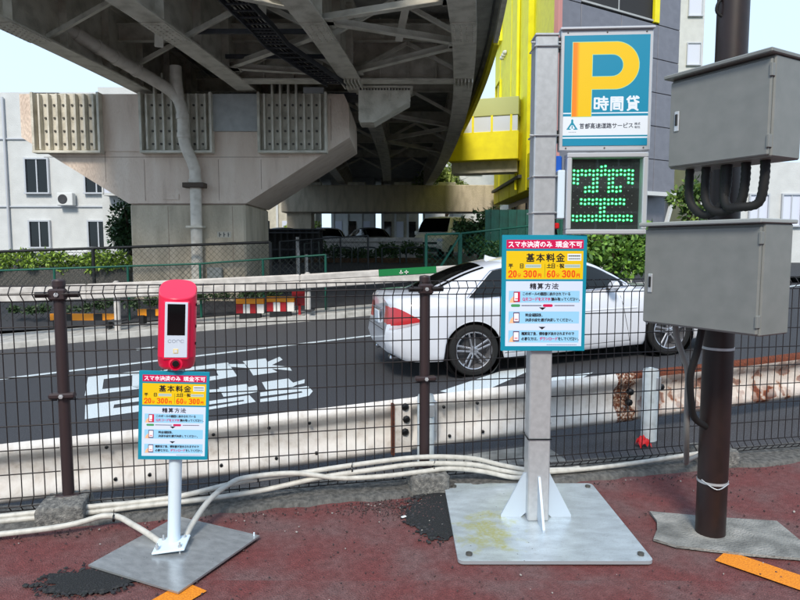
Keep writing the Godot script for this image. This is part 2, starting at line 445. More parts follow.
func fee_poster() -> StandardMaterial3D:
	var W := 600; var H := 840
	var im := Image.create(W, H, false, Image.FORMAT_RGB8)
	var teal := Color(0.0, 0.52, 0.62); var red := Color(0.78, 0.03, 0.30); var ink := Color(0.08, 0.07, 0.09)
	var yellow := Color(0.89, 0.74, 0.0); var pale := Color(0.80, 0.85, 0.94); var blue := Color(0.58, 0.79, 0.92); var orange := Color(0.88, 0.27, 0.03)
	im.fill(teal)
	im.fill_rect(Rect2i(30, 34, 546, 64), red)
	letters(im, "スマホ決済のみ", 42, 44, Vector2(42, 44), 45, 6.5, Color(0.97, 0.93, 0.95))
	letters(im, "現金不可", 378, 44, Vector2(44, 44), 48, 6.5, Color(0.97, 0.93, 0.95))
	im.fill_rect(Rect2i(30, 114, 546, 204), yellow)
	letters(im, "基本料金", 172, 132, Vector2(58, 60), 71, 8, ink)
	im.fill_rect(Rect2i(464, 134, 98, 50), Color(0.85, 0.88, 0.90))
	for k in 6:
		dab(im, Vector2(474 + k * 14, 150), Vector2(480 + k * 14, 150), 8, Color(0.25, 0.25, 0.22))
		dab(im, Vector2(474 + k * 14, 170), Vector2(482 + k * 14, 170), 6, Color(0.3, 0.3, 0.28))
	letters(im, "平", 46, 204, Vector2(32, 34), 40, 5, ink)
	letters(im, "日", 124, 204, Vector2(32, 34), 40, 5, ink)
	letters(im, "土日・祝", 318, 204, Vector2(32, 34), 30, 5, ink)
	for x0 in [166, 444]:
		im.fill_rect(Rect2i(x0, 210, 112, 26), Color(0.72, 0.78, 0.74))
		for k in 8:
			dab(im, Vector2(x0 + 8 + k * 13, 223), Vector2(x0 + 13 + k * 13, 223), 7, Color(0.52, 0.62, 0.62))
	dab(im, Vector2(305, 208), Vector2(305, 304), 3, Color(0.55, 0.5, 0.1))
	letters(im, "20", 42, 252, Vector2(36, 52), 32, 9, orange)
	letters(im, "分", 110, 276, Vector2(26, 28), 30, 4, orange)
	letters(im, "300", 150, 252, Vector2(36, 52), 33, 9, orange)
	letters(im, "円", 254, 276, Vector2(28, 28), 30, 5, orange)
	letters(im, "60", 316, 252, Vector2(36, 52), 32, 9, orange)
	letters(im, "分", 384, 276, Vector2(26, 28), 30, 4, orange)
	letters(im, "300", 424, 252, Vector2(36, 52), 33, 9, orange)
	letters(im, "円", 528, 276, Vector2(28, 28), 30, 5, orange)
	im.fill_rect(Rect2i(30, 332, 546, 474), pale)
	letters(im, "精算方法", 200, 346, Vector2(44, 44), 53, 5.5, ink)
	for b in [[402, 86], [552, 88], [690, 90]]:
		im.fill_rect(Rect2i(52, b[0], 504, b[1]), blue)
	var skin := Color(0.95, 0.72, 0.55)
	for b in [404, 554, 692]:   # a hand holding a telephone
		fillpoly(im, PackedVector2Array([Vector2(56, b + 84), Vector2(66, b + 56), Vector2(88, b + 34), Vector2(98, b + 44), Vector2(100, b + 84)]), skin)
		im.fill_rect(Rect2i(86, b + 4, 44, 76), Color(0.62, 0.06, 0.22) if b == 404 else Color(0.35, 0.25, 0.38))
		im.fill_rect(Rect2i(91, b + 12, 34, 58), Color(0.93, 0.92, 0.95))
		dab(im, Vector2(100, b + 56), Vector2(116, b + 56), 7, Color(0.8, 0.3, 0.35))
	im.fill_rect(Rect2i(116, 408, 16, 74), Color(0.80, 0.05, 0.25))
	letters(im, "このポールの画面に表示されている", 148, 412, Vector2(21, 24), 21.5, 3.4, ink)
	letters(im, "QRコードをスマホで", 148, 450, Vector2(22, 25), 22.5, 3.6, red)
	letters(im, "読み取ってください。", 356, 450, Vector2(21, 24), 21.5, 3.4, ink)
	dab(im, Vector2(78, 509), Vector2(124, 509), 20, Color(0.25, 0.58, 0.35))
	dab(im, Vector2(306, 509), Vector2(356, 509), 20, red)
	for k in 13:
		dab(im, Vector2(146 + k * 11, 509), Vector2(150 + k * 11, 509), 7, Color(0.25, 0.25, 0.3))
		dab(im, Vector2(382 + k * 11, 509), Vector2(386 + k * 11, 509), 7, Color(0.35, 0.3, 0.35))
	for y in [522, 664]:
		fillpoly(im, PackedVector2Array([Vector2(268, y), Vector2(318, y), Vector2(293, y + 20)]), ink)
	letters(im, "料金確認後、", 172, 566, Vector2(22, 24), 23, 3.4, ink)
	letters(im, "決済手段を選び決済してください。", 172, 602, Vector2(21, 24), 22, 3.4, ink)
	letters(im, "精算完了後、領収書が表示されますので", 146, 702, Vector2(20, 24), 21, 3.4, ink)
	letters(im, "必要な方は、", 146, 740, Vector2(21, 24), 22, 3.4, ink)
	letters(im, "ダウンロード", 276, 740, Vector2(21, 24), 22, 3.4, red)
	letters(im, "をしてください。", 408, 740, Vector2(21, 24), 20, 3.4, ink)
	for k in 24:
		dab(im, Vector2(330 + k * 9, 796), Vector2(333 + k * 9, 796), 5, Color(0.45, 0.47, 0.55))
	return printed(im, 0.4)

func parking_sign() -> StandardMaterial3D:
	var W := 540; var H := 720
	var im := Image.create(W, H, false, Image.FORMAT_RGB8)
	var blue := Color(0.0, 0.50, 0.63); var yellow := Color(0.88, 0.72, 0.0); var white := Color(0.84, 0.87, 0.90)
	im.fill(blue)
	im.fill_rect(Rect2i(0, 502, W, 8), white)
	im.fill_rect(Rect2i(0, 526, W, 126), white)
	im.fill_rect(Rect2i(0, 662, W, 10), white)
	# the letter with its rounded bowl, an orange edge down its stem and a pale outline
	for y in range(36, 534):
		for x in range(46, 490):
			var q := Vector2(x, y)
			var bowl := _rr(q, Rect2(54, 44, 419, 305), 152.0, true)
			var hole := _rr(q, Rect2(178, 123, 198, 145), 72.0, true)
			var stem: float = max(max(54.0 - x, x - 178.0), max(44.0 - y, y - 528.0))
			var d: float = min(max(bowl, -hole), stem)
			if x < 178 and d > 0: d = min(d, stem)
			if d < 0.0:
				im.set_pixel(x, y, Color(0.93, 0.50, 0.08).lerp(yellow, clampf((x - 78.0) / 22.0, 0, 1)))
			elif d < 4.0:
				im.set_pixel(x, y, Color(0.62, 0.80, 0.62))
	letters(im, "時間貸", 196, 396, Vector2(88, 92), 101, 13, white)
	# three-armed emblem
	var em := Color(0.0, 0.52, 0.62)
	dab(im, Vector2(60, 552), Vector2(60, 578), 13, em); dab(im, Vector2(60, 566), Vector2(34, 606), 10, em); dab(im, Vector2(60, 566), Vector2(86, 606), 10, em)
	dab(im, Vector2(48, 610), Vector2(28, 610), 7, em); dab(im, Vector2(72, 610), Vector2(92, 610), 7, em); dab(im, Vector2(60, 590), Vector2(60, 604), 6, em)
	for k in 5: dab(im, Vector2(40 + k * 10, 630), Vector2(44 + k * 10, 630), 4, Color(0.5, 0.55, 0.6))
	letters(im, "首都高速道路サービス", 106, 572, Vector2(32, 34), 34.6, 4, Color(0.18, 0.2, 0.25))
	letters(im, "株式", 456, 570, Vector2(17, 17), 19, 2, Color(0.2, 0.22, 0.27))
	letters(im, "会社", 456, 592, Vector2(17, 17), 19, 2, Color(0.2, 0.22, 0.27))
	return printed(im, 0.4)

func _rr(q: Vector2, r: Rect2, rad: float, right_only: bool) -> float:   # distance to a box rounded on its right side
	var c := r.get_center(); var h := r.size * 0.5
	var p := q - c
	var rr := rad if p.x > 0 or not right_only else 0.0
	var e := p.abs() - h + Vector2(rr, rr)
	return min(max(e.x, e.y), 0.0) + e.max(Vector2.ZERO).length() - rr

# ---------------------------------------------------------------- the scene
func _ready() -> void:
	rng.seed = 20240611
	var cam := Camera3D.new()
	cam.name = "camera"
	cam.fov = 51.6
	cam.near = 0.05
	cam.far = 900.0
	cam.position = Vector3(0, 1.45, 0)
	cam.rotation_degrees = Vector3(-4.9, 0, 0)
	add_child(cam)
	cam.current = true

	var we := WorldEnvironment.new()
	we.name = "world"
	var env := Environment.new()
	env.background_mode = Environment.BG_SKY
	var sky := Sky.new()
	var sm := ProceduralSkyMaterial.new()
	sm.sky_top_color = Color(0.72, 0.81, 0.92)
	sm.sky_horizon_color = Color(0.79, 0.89, 0.955)
	sm.sky_curve = 0.2
	sm.ground_bottom_color = Color(0.35, 0.35, 0.35)
	sm.ground_horizon_color = Color(0.7, 0.72, 0.73)
	sm.sky_energy_multiplier = 0.9
	sky.sky_material = sm
	env.sky = sky
	env.tonemap_mode = Environment.TONE_MAPPER_LINEAR
	env.tonemap_exposure = EXPOSURE
	env.sdfgi_enabled = true
	env.ssao_enabled = true
	env.ssil_enabled = true
	we.environment = env
	add_child(we)

	var sun := DirectionalLight3D.new()
	sun.name = "sun"
	sun.light_energy = 0.6
	sun.light_angular_distance = 14.0
	sun.light_color = Color(1.0, 0.97, 0.92)
	sun.shadow_enabled = true
	sun.rotation_degrees = Vector3(-42, -8, 0)
	add_child(sun)

	materials()
	ground_and_road()
	viaduct()
	buildings()
	far_side()
	plants()
	near_barrier()
	mesh_fence()
	white_car()
	sign_pole()
	payment_post()
	cabinets()
	cables()
	small_things()

const EXPOSURE := 1.95

func materials() -> void:
	M.red_asphalt = floor_mat()
	M.asphalt = surf([[0.0, Color(0.17, 0.17, 0.18)], [0.5, Color(0.26, 0.26, 0.275)], [0.8, Color(0.33, 0.33, 0.345)], [1.0, Color(0.50, 0.50, 0.51)]], 0.7, 0.9, 0.7, 0.05, 0.0, 5, 0.08, 5)
	M.dark_asphalt = surf([[0.0, Color(0.13, 0.135, 0.15)], [0.5, Color(0.20, 0.205, 0.225)], [1.0, Color(0.33, 0.33, 0.345)]], 0.8, 0.85, 0.6, 0.05, 0.0, 9, 0.08, 5)
	M.wet_patch = surf([[0.0, Color(0.05, 0.055, 0.06)], [0.6, Color(0.09, 0.095, 0.1)], [1.0, Color(0.22, 0.22, 0.22)]], 0.4, 0.8, 0.9, 0.05, 0.0, 12, 0.06, 4)
	M.concrete = surf([[0.0, Color(0.36, 0.36, 0.35)], [0.5, Color(0.50, 0.50, 0.485)], [1.0, Color(0.63, 0.62, 0.60)]], 1.2, 0.9, 0.5, 0.08, 0.0, 21)
	M.rough_concrete = surf([[0.0, Color(0.20, 0.20, 0.20)], [0.35, Color(0.36, 0.36, 0.355)], [0.65, Color(0.47, 0.465, 0.45)], [1.0, Color(0.62, 0.61, 0.59)]], 0.5, 0.95, 1.0, 0.05, 0.0, 23, 0.03, 6)
	M.old_concrete = surf([[0.0, Color(0.20, 0.20, 0.195)], [0.5, Color(0.35, 0.345, 0.335)], [1.0, Color(0.48, 0.47, 0.45)]], 0.7, 0.95, 0.9, 0.05, 0.0, 29, 0.03, 6)
	M.pier = surf([[0.0, Color(0.74, 0.66, 0.60)], [0.3, Color(0.825, 0.75, 0.69)], [0.6, Color(0.845, 0.775, 0.715)], [1.0, Color(0.88, 0.82, 0.765)]], 5.0, 0.85, 0.2, 0.3, 0.0, 31, 0.010, 6)
	M.column = surf([[0.0, Color(0.63, 0.59, 0.52)], [0.5, Color(0.73, 0.685, 0.61)], [1.0, Color(0.785, 0.74, 0.665)]], 4.0, 0.85, 0.2, 0.3, 0.0, 33, 0.010, 6)
	M.pier.uv1_scale = Vector3(0.35, 0.07, 0.35)
	M.column.uv1_scale = Vector3(0.4, 0.1, 0.4)
	M.pale_concrete = surf([[0.0, Color(0.52, 0.515, 0.50)], [0.5, Color(0.66, 0.655, 0.64)], [1.0, Color(0.74, 0.735, 0.72)]], 1.6, 0.9, 0.3, 0.08, 0.0, 25)
	M.stain = flat_mat(Color(0.58, 0.50, 0.45), 0.9)
	M.steel_beige = surf([[0.0, Color(0.66, 0.64, 0.585)], [0.5, Color(0.79, 0.77, 0.715)], [1.0, Color(0.84, 0.82, 0.77)]], 3.0, 0.6, 0.15, 0.3, 0.0, 41, 0.012, 6)
	M.steel_grey = surf([[0.0, Color(0.60, 0.61, 0.61)], [1.0, Color(0.68, 0.69, 0.69)]], 2.0, 0.6, 0.1, 0.3, 0.0, 43)
	M.steel_dark = surf([[0.0, Color(0.15, 0.155, 0.17)], [1.0, Color(0.25, 0.255, 0.27)]], 2.0, 0.6, 0.1, 0.3, 0.0, 47)
	M.deck = surf([[0.0, Color(0.50, 0.495, 0.475)], [1.0, Color(0.66, 0.65, 0.62)]], 4.0, 0.9, 0.2, 0.3, 0.0, 49)
	M.bolt = flat_mat(Color(0.33, 0.32, 0.30), 0.5, 0.5)
	M.pipe = surf([[0.0, Color(0.72, 0.69, 0.64)], [0.5, Color(0.82, 0.79, 0.745)], [1.0, Color(0.86, 0.835, 0.79)]], 1.5, 0.5, 0.0, 0.3, 0.0, 51)
	M.band = flat_mat(Color(0.27, 0.22, 0.18), 0.7)
	M.road_paint = surf([[0.0, Color(0.52, 0.55, 0.58)], [0.35, Color(0.74, 0.78, 0.80)], [1.0, Color(0.84, 0.87, 0.88)]], 0.5, 0.7, 0.4, 0.05, 0.0, 53, 0.05, 5)
	M.orange_paint = surf([[0.0, Color(0.75, 0.42, 0.05)], [1.0, Color(0.93, 0.58, 0.08)]], 0.3, 0.8, 0.5, 0.05, 0.0, 55, 0.05)
	M.rail_white = surf([[0.0, Color(0.60, 0.55, 0.50)], [0.25, Color(0.77, 0.74, 0.71)], [0.55, Color(0.83, 0.81, 0.79)], [1.0, Color(0.86, 0.85, 0.83)]], 1.3, 0.65, 0.15, 0.1, 0.0, 57, 0.02, 6)
	M.rail_rust = surf([[0.0, Color(0.26, 0.10, 0.05)], [0.27, Color(0.42, 0.19, 0.09)], [0.32, Color(0.55, 0.33, 0.20)], [0.38, Color(0.78, 0.73, 0.69)], [1.0, Color(0.86, 0.84, 0.82)]], 1.1, 0.75, 0.3, 0.1, 0.0, 59, 0.009, 4)
	M.rust_flaky = surf([[0.0, Color(0.17, 0.07, 0.04)], [0.5, Color(0.40, 0.19, 0.10)], [0.62, Color(0.5, 0.35, 0.2)], [0.68, Color(0.78, 0.73, 0.68)], [1.0, Color(0.86, 0.84, 0.82)]], 0.35, 0.85, 0.3, 0.1, 0.0, 62, 0.02, 5)
	M.rust = surf([[0.0, Color(0.20, 0.09, 0.05)], [0.6, Color(0.40, 0.19, 0.10)], [1.0, Color(0.50, 0.28, 0.16)]], 0.3, 0.9, 0.4, 0.05, 0.0, 61, 0.03)
	M.post_white = surf([[0.0, Color(0.66, 0.68, 0.68)], [0.5, Color(0.80, 0.83, 0.84)], [1.0, Color(0.86, 0.89, 0.90)]], 0.8, 0.5, 0.0, 0.3, 0.0, 63)
	M.wire = flat_mat(Color(0.11, 0.085, 0.085), 0.5, 0.1)
	M.brown_post = flat_mat(Color(0.20, 0.15, 0.155), 0.45, 0.1)
	M.black_steel = flat_mat(Color(0.055, 0.055, 0.06), 0.5, 0.1)
	M.rubber = flat_mat(Color(0.045, 0.045, 0.05), 0.75)
	M.dark_pole = surf([[0.0, Color(0.10, 0.06, 0.055)], [1.0, Color(0.17, 0.105, 0.095)]], 0.6, 0.45, 0.0, 0.3, 0.1, 65)
	M.galv = surf([[0.0, Color(0.69, 0.70, 0.71)], [0.5, Color(0.725, 0.735, 0.745)], [1.0, Color(0.76, 0.77, 0.78)]], 0.5, 0.36, 0.0, 0.3, 0.45, 67, 0.02, 5)
	M.moss = surf([[0.0, Color(0.62, 0.64, 0.36)], [0.6, Color(0.70, 0.71, 0.48)], [1.0, Color(0.75, 0.77, 0.62)]], 0.3, 0.55, 0.3, 0.05, 0.0, 73, 0.04, 6)
	M.white_steel = flat_mat(Color(0.80, 0.86, 0.90), 0.3)
	M.fin_zinc = flat_mat(Color(0.72, 0.77, 0.82), 0.4, 0.25)
	M.van_white = flat_mat(Color(0.90, 0.89, 0.86), 0.35)
	M.white_plastic = flat_mat(Color(0.82, 0.83, 0.83), 0.45)
	M.frame_silver = flat_mat(Color(0.74, 0.75, 0.77), 0.35, 0.3)
	M.teal = flat_mat(Color(0.0, 0.50, 0.60), 0.45)
	M.pink_red = flat_mat(Color(0.86, 0.01, 0.24), 0.32)
	M.pink_red.clearcoat_enabled = true
	M.pink_red.clearcoat = 0.4
	M.pale_panel = flat_mat(Color(0.78, 0.82, 0.87), 0.3)
	M.screen = flat_mat(Color(0.02, 0.025, 0.03), 0.06)
	M.black = flat_mat(Color(0.02, 0.02, 0.022), 0.4)
	M.cab = surf([[0.0, Color(0.42, 0.43, 0.42)], [0.5, Color(0.45, 0.46, 0.45)], [1.0, Color(0.48, 0.485, 0.475)]], 0.6, 0.45, 0.0, 0.3, 0.0, 75)
	M.cab_light = flat_mat(Color(0.56, 0.575, 0.57), 0.45)
	M.cable = surf([[0.0, Color(0.60, 0.59, 0.56)], [0.5, Color(0.73, 0.72, 0.69)], [1.0, Color(0.79, 0.78, 0.75)]], 0.4, 0.5, 0.0, 0.3, 0.0, 77)
	M.paint_white = flat_mat(Color(0.80, 0.81, 0.84), 0.28)
	M.paint_white.clearcoat_enabled = true
	M.paint_white.clearcoat = 1.0
	M.paint_white.clearcoat_roughness = 0.04
	M.glass_dark = flat_mat(Color(0.02, 0.024, 0.026), 0.05)
	M.glass_side = flat_mat(Color(0.05, 0.065, 0.065), 0.05)
	M.glass_dark.metallic_specular = 0.25
	M.chrome = flat_mat(Color(0.80, 0.80, 0.82), 0.12, 1.0)
	M.alloy = flat_mat(Color(0.72, 0.72, 0.74), 0.25, 0.8)
	M.tyre = flat_mat(Color(0.05, 0.05, 0.053), 0.8)
	M.tail_red = flat_mat(Color(0.68, 0.0, 0.06), 0.12)
	M.tail_red.clearcoat_enabled = true
	M.tail_clear = flat_mat(Color(0.72, 0.66, 0.68), 0.1)
	M.seam = flat_mat(Color(0.12, 0.12, 0.13), 0.8)
	M.yellow_wall = surf([[0.0, Color(0.91, 0.86, 0.03)], [0.5, Color(0.95, 0.91, 0.04)], [1.0, Color(0.97, 0.94, 0.08)]], 4.0, 0.6, 0.1, 0.3, 0.0, 81)
	M.yellow_steel = surf([[0.0, Color(0.88, 0.82, 0.05)], [1.0, Color(0.95, 0.90, 0.06)]], 3.0, 0.55, 0.0, 0.3, 0.0, 83)
	M.grey_panel = surf([[0.0, Color(0.42, 0.42, 0.45)], [1.0, Color(0.48, 0.48, 0.51)]], 2.0, 0.4, 0.0, 0.3, 0.2, 85)
	M.joint = flat_mat(Color(0.16, 0.16, 0.17), 0.8)
	M.pale_wall = surf([[0.0, Color(0.74, 0.75, 0.75)], [1.0, Color(0.79, 0.80, 0.80)]], 4.0, 0.85, 0.1, 0.3, 0.0, 87)
	M.cream_wall = surf([[0.0, Color(0.66, 0.64, 0.58)], [1.0, Color(0.78, 0.76, 0.70)]], 4.0, 0.85, 0.1, 0.3, 0.0, 89)
	M.pink_wall = flat_mat(Color(0.74, 0.52, 0.50), 0.8)
	M.window_glass = flat_mat(Color(0.06, 0.07, 0.075), 0.05)
	M.pale_glass = flat_mat(Color(0.80, 0.82, 0.88), 0.15)
	M.green_fence = flat_mat(Color(0.0, 0.32, 0.26), 0.5)
	M.green_sheet = surf([[0.0, Color(0.02, 0.25, 0.20)], [1.0, Color(0.05, 0.33, 0.27)]], 2.0, 0.5, 0.0, 0.3, 0.0, 91)
	M.black_fence = flat_mat(Color(0.055, 0.06, 0.065), 0.5)
	M.mesh_grey = flat_mat(Color(0.22, 0.25, 0.24), 0.5, 0.3)
	M.far_white = surf([[0.0, Color(0.66, 0.64, 0.62)], [1.0, Color(0.86, 0.84, 0.82)]], 2.0, 0.55, 0.0, 0.3, 0.0, 93)
	M.green_tag = flat_mat(Color(0.02, 0.45, 0.22), 0.5)
	M.stripe_red = flat_mat(Color(0.62, 0.06, 0.10), 0.5)
	M.stripe_white = flat_mat(Color(0.86, 0.85, 0.83), 0.5)
	M.stripe_orange = flat_mat(Color(0.90, 0.56, 0.04), 0.5)
	M.soil = surf([[0.0, Color(0.22, 0.16, 0.11)], [1.0, Color(0.42, 0.31, 0.20)]], 1.0, 0.95, 0.5, 0.1, 0.0, 95)
	M.leaf = foliage_mat(Color(1, 1, 1))
	M.bark = surf([[0.0, Color(0.16, 0.12, 0.09)], [1.0, Color(0.33, 0.27, 0.21)]], 0.5, 0.95, 0.5, 0.1, 0.0, 97)
	M.brick_wall = surf([[0.0, Color(0.33, 0.22, 0.17)], [1.0, Color(0.46, 0.32, 0.26)]], 2.0, 0.85, 0.2, 0.3, 0.0, 99)
	M.galv_plate = plate_mat(Color(0.76, 0.80, 0.825), true, 69, 0.34)
	M.dull_plate = plate_mat(Color(0.66, 0.675, 0.685), false, 71, 0.24)
	M.poster = fee_poster()
	M.parking = parking_sign()

# ---------------------------------------------------------------- setting
func sheet(us: Array, vs: Array, f: Callable) -> MB:
	var b := MB.new(); var g := []
	for v in vs:
		var row := []
		for u in us: row.append(f.call(u, v))
		g.append(row)
	b.patch(g, Vector3.UP)
	return b

func back_y(u: float, v: float) -> float:   # the ground beyond the far pavement climbs gently
	var p := fl(u, v)
	var k := smoothstep(12.0, 16.0, v)
	var far: float = lut([[13.0, -0.2], [17.0, 0.2], [20.0, 0.55], [24.0, 0.8], [31.0, 1.0], [60.0, 1.15], [400.0, 1.15]], -p.z)
	return lerpf(ROAD_Y + GRADE * clampf(u, -8, 12) + 0.13, far, k)

func ground_and_road() -> void:
	var b := MB.new()
	b.quad(Vector3(-400, -1.6, 60), Vector3(400, -1.6, 60), Vector3(400, -1.6, -400), Vector3(-400, -1.6, -400), Vector3.UP)
	struct("ground", b, M.asphalt)
	# red car park floor with a gently uneven surface, up to the concrete edge under the fence
	var f := noise(0.9, 2, 77)
	var us := []; var vs := []
	for i in 61: us.append(-9.0 + i * 0.3)
	for i in 41: vs.append(-10.0 + i * (9.86 / 40.0))
	struct("car_park_floor", sheet(us, vs, func(u, v): return fl(u, v, f.get_noise_2d(u, v) * 0.006 - 0.004)), M.red_asphalt)
	# concrete edge under the fence, uneven front line, a step down to the road
	b = MB.new()
	var g := []
	var uu := -9.0
	while uu < 9.0:
		var e := 0.04 * f.get_noise_2d(uu * 3.0, 5.0) + 0.02 * f.get_noise_2d(uu * 14.0, 9.0)
		var t := 0.02 + 0.008 * f.get_noise_2d(uu * 6.0, 1.0)
		g.append([fl(uu, -0.19 + e, -0.03), fl(uu, -0.17 + e, t * 0.6), fl(uu, -0.13 + e, t), fl(uu, 0.0, t + 0.012 * f.get_noise_2d(uu * 20.0, 3.0)), fl(uu, 0.14, t), fl(uu, 0.17, t - 0.02), fl(uu, 0.18, -1.4)])
		uu += 0.06
	b.patch(g, Vector3.UP)
	struct("fence_kerb", b, M.old_concrete)
	# the road
	us = []; vs = []
	for i in 27: us.append(-13.0 + i)
	for i in 14: vs.append(0.18 + i * (12.0 - 0.18) / 13.0)
	struct("road", sheet(us, vs, func(u, v): return rd(u, v)), M.asphalt)
	struct("road_lane", sheet(us, [2.0, 3.5, 5.0, 6.3, 7.6], func(u, v): return rd(u, v + 0.16 * u * clampf((v - 2.0) / 5.6, 0, 1), 0.004)), M.dark_asphalt)
	struct("gutter_slab", sheet([0.12, 0.5, 0.9, 1.34], [0.2, 0.6, 1.15], func(u, v): return rd(u, v, 0.012)), M.concrete)
	# edge line, lettering on the road and stripes
	struct("edge_line", sheet([-13, -8, -4, 0, 4, 8, 13], [7.70, 7.85], func(u, v): return rd(u, v + 0.16 * u, 0.009)), M.road_paint)
	var letters_on_road := [
		[[[-3.54, 6.43], [-2.82, 6.55], [-2.77, 6.25], [-3.25, 6.13], [-3.10, 5.40], [-2.60, 5.40], [-2.55, 5.17], [-3.24, 5.08]]],
		[[[-2.88, 6.25], [-2.40, 6.42], [-2.38, 6.15], [-2.60, 5.17], [-2.72, 5.39]]],
		[[[-3.09, 4.52], [-2.40, 4.66], [-2.40, 4.42], [-2.73, 4.38], [-2.70, 4.19], [-2.52, 4.20], [-2.30, 4.22], [-2.26, 3.90], [-2.91, 3.80]]],
		[[[-2.26, 6.40], [-1.51, 6.53], [-1.32, 5.35], [-1.69, 5.23], [-1.72, 5.52], [-1.59, 5.54], [-1.68, 6.13], [-2.23, 6.18]]],
		[[[-1.51, 6.39], [-1.24, 6.25], [-1.20, 5.90], [-1.45, 6.13]]],
		[[[-1.28, 6.51], [-0.92, 6.57], [-0.90, 6.23], [-0.70, 6.59], [-0.66, 6.30], [-0.83, 5.94], [-0.58, 5.65], [-0.56, 5.35], [-0.84, 5.65], [-0.76, 5.36], [-1.10, 5.29], [-1.18, 5.91]]],
		[[[-1.88, 4.69], [-1.52, 4.64], [-1.53, 4.73], [-1.18, 4.77], [-1.15, 4.57], [-1.05, 4.63], [-1.02, 4.25], [-1.11, 4.21], [-1.44, 4.17], [-1.49, 4.47], [-1.86, 4.54]]],
		[[[-0.97, 4.68], [-0.98, 4.78], [-0.63, 4.85], [-0.58, 4.55], [-0.42, 4.69], [-0.44, 4.45], [-0.55, 4.39], [-0.60, 4.30], [-0.93, 4.31]]],
		[[[-1.00, 4.19], [-0.41, 4.27], [-0.37, 3.96], [-0.43, 3.75], [-0.59, 3.68], [-1.00, 3.70], [-1.00, 3.85], [-0.50, 3.94], [-0.50, 4.02], [-1.00, 3.98]]],
		[[[-1.80, 3.99], [-1.13, 4.11], [-1.05, 3.74], [-1.76, 3.56], [-1.77, 3.70], [-1.19, 3.83], [-1.19, 3.90], [-1.78, 3.83]]],
		[[[1.05, 3.27], [2.05, 3.93], [2.60, 3.95], [1.28, 2.86]]],
		[[[1.60, 2.62], [2.50, 3.32], [3.05, 3.34], [1.95, 2.50]]],
		[[[-3.34, 8.99], [-3.0, 9.04], [-3.02, 8.80], [-3.28, 8.75]]],
	]
	for item in letters_on_road:
		b = MB.new()
		for poly in item:
			var pv := PackedVector2Array()
			for p in poly: pv.append(Vector2(p[0], p[1]))
			b.prism(rd(0, 0, 0.009), UD + Vector3(0, GRADE, 0), VD, pv, 0.0)
		struct("road_marking", b, M.road_paint)
	# far kerb and pavement
	us = []
	for i in 27: us.append(-13.0 + i)
	var kerb := func(u: float) -> float: return 10.75 + 0.06 * (u + 4.7)
	b = MB.new(); g = []
	for u in us:
		var k: float = kerb.call(u)
		g.append([rd(u, k, -0.05), rd(u, k + 0.01, 0.11), rd(u, k + 0.04, 0.14), rd(u, k + 0.19, 0.14), rd(u, k + 0.20, 0.125)])
	b.patch(g, Vector3.UP)
	struct("far_kerb", b, M.pale_concrete)
	g = []; b = MB.new()
	for u in us:
		var k: float = kerb.call(u)
		g.append([rd(u, k + 0.2, 0.125), rd(u, k + 0.9, 0.125), rd(u, 12.6, 0.125)])
	b.patch(g, Vector3.UP)
	struct("far_pavement", b, M.pale_concrete)
	us = []; vs = [12.6, 13.2, 14, 15, 16, 18, 21, 25, 30, 40, 60, 120, 300]
	for i in 31: us.append(-90.0 + i * 6.0)
	struct("back_ground", sheet(us, vs, func(u, v): return fl(u, v, back_y(u, v) - 0.004)), M.dark_asphalt)
	# dark patched asphalt beside the plates, a concrete patch and orange lines on the floor
	patch_shape("asphalt_patch", Vector3(0.22, 0.006, -3.30), 0.17, 0.30, M.wet_patch, 5)
	patch_shape("asphalt_patch", Vector3(-1.36, 0.006, -2.58), 0.19, 0.10, M.wet_patch, 6)
	b = MB.new()
	b.prism(Vector3(0, 0.004, 0), Vector3.RIGHT, Vector3.FORWARD, PackedVector2Array([Vector2(1.25, 2.95), Vector2(1.33, 2.88), Vector2(1.62, 2.80), Vector2(1.95, 2.74), Vector2(1.98, 3.15), Vector2(1.66, 3.20), Vector2(1.36, 3.27), Vector2(1.35, 3.15), Vector2(1.31, 3.05)]), 0.012)
	struct("concrete_patch", b, M.concrete)
	for q in [[Vector3(-1.02, 0.005, -2.30), 0.55], [Vector3(1.70, 0.005, -2.60), -0.75]]:
		b = MB.new()
		var d := Vector3(sin(q[1]), 0, -cos(q[1])); var s := Vector3(d.z, 0, -d.x) * 0.07
		b.quad(q[0] - d * 0.5 - s, q[0] - d * 0.5 + s, q[0] + d * 0.28 + s, q[0] + d * 0.28 - s, Vector3.UP)
		struct("orange_line", b, M.orange_paint)

func floor_mat() -> StandardMaterial3D:   # worn red coating: fine stone grain, greyer where the coat has rubbed off
	var n := 1024
	var im := Image.create(n, n, false, Image.FORMAT_RGB8)
	var fine := noise(0.32, 2, 301); var mid := noise(0.05, 4, 302); var big := noise(0.006, 3, 303)
	for y in n:
		for x in n:
			var a := fine.get_noise_2d(x, y); var b := mid.get_noise_2d(x, y)
			var wx := x / float(n); var c := lerpf(big.get_noise_2d(x, y), big.get_noise_2d(x - n, y), smoothstep(0.8, 1.0, wx))
			var col := Color(0.40, 0.20, 0.195).lerp(Color(0.395, 0.285, 0.28), clampf(0.42 + c * 1.1 + b * 0.25, 0, 1))
			var k := 1.0 + 0.20 * a + 0.14 * b
			if a < -0.55: k *= 0.66
			if a > 0.66: col = col.lerp(Color(0.50, 0.42, 0.41), 0.4)
			im.set_pixel(x, y, Color(col.r * k, col.g * k, col.b * k))
	var m := StandardMaterial3D.new()
	m.albedo_texture = ImageTexture.create_from_image(im)
	m.uv1_triplanar = true; m.uv1_world_triplanar = true; m.uv1_scale = Vector3.ONE / 2.6
	m.roughness = 0.9
	m.normal_enabled = true; m.normal_texture = ntex(noise(0.30, 2, 310), [], 1024, 6.0); m.normal_scale = 0.45
	return m

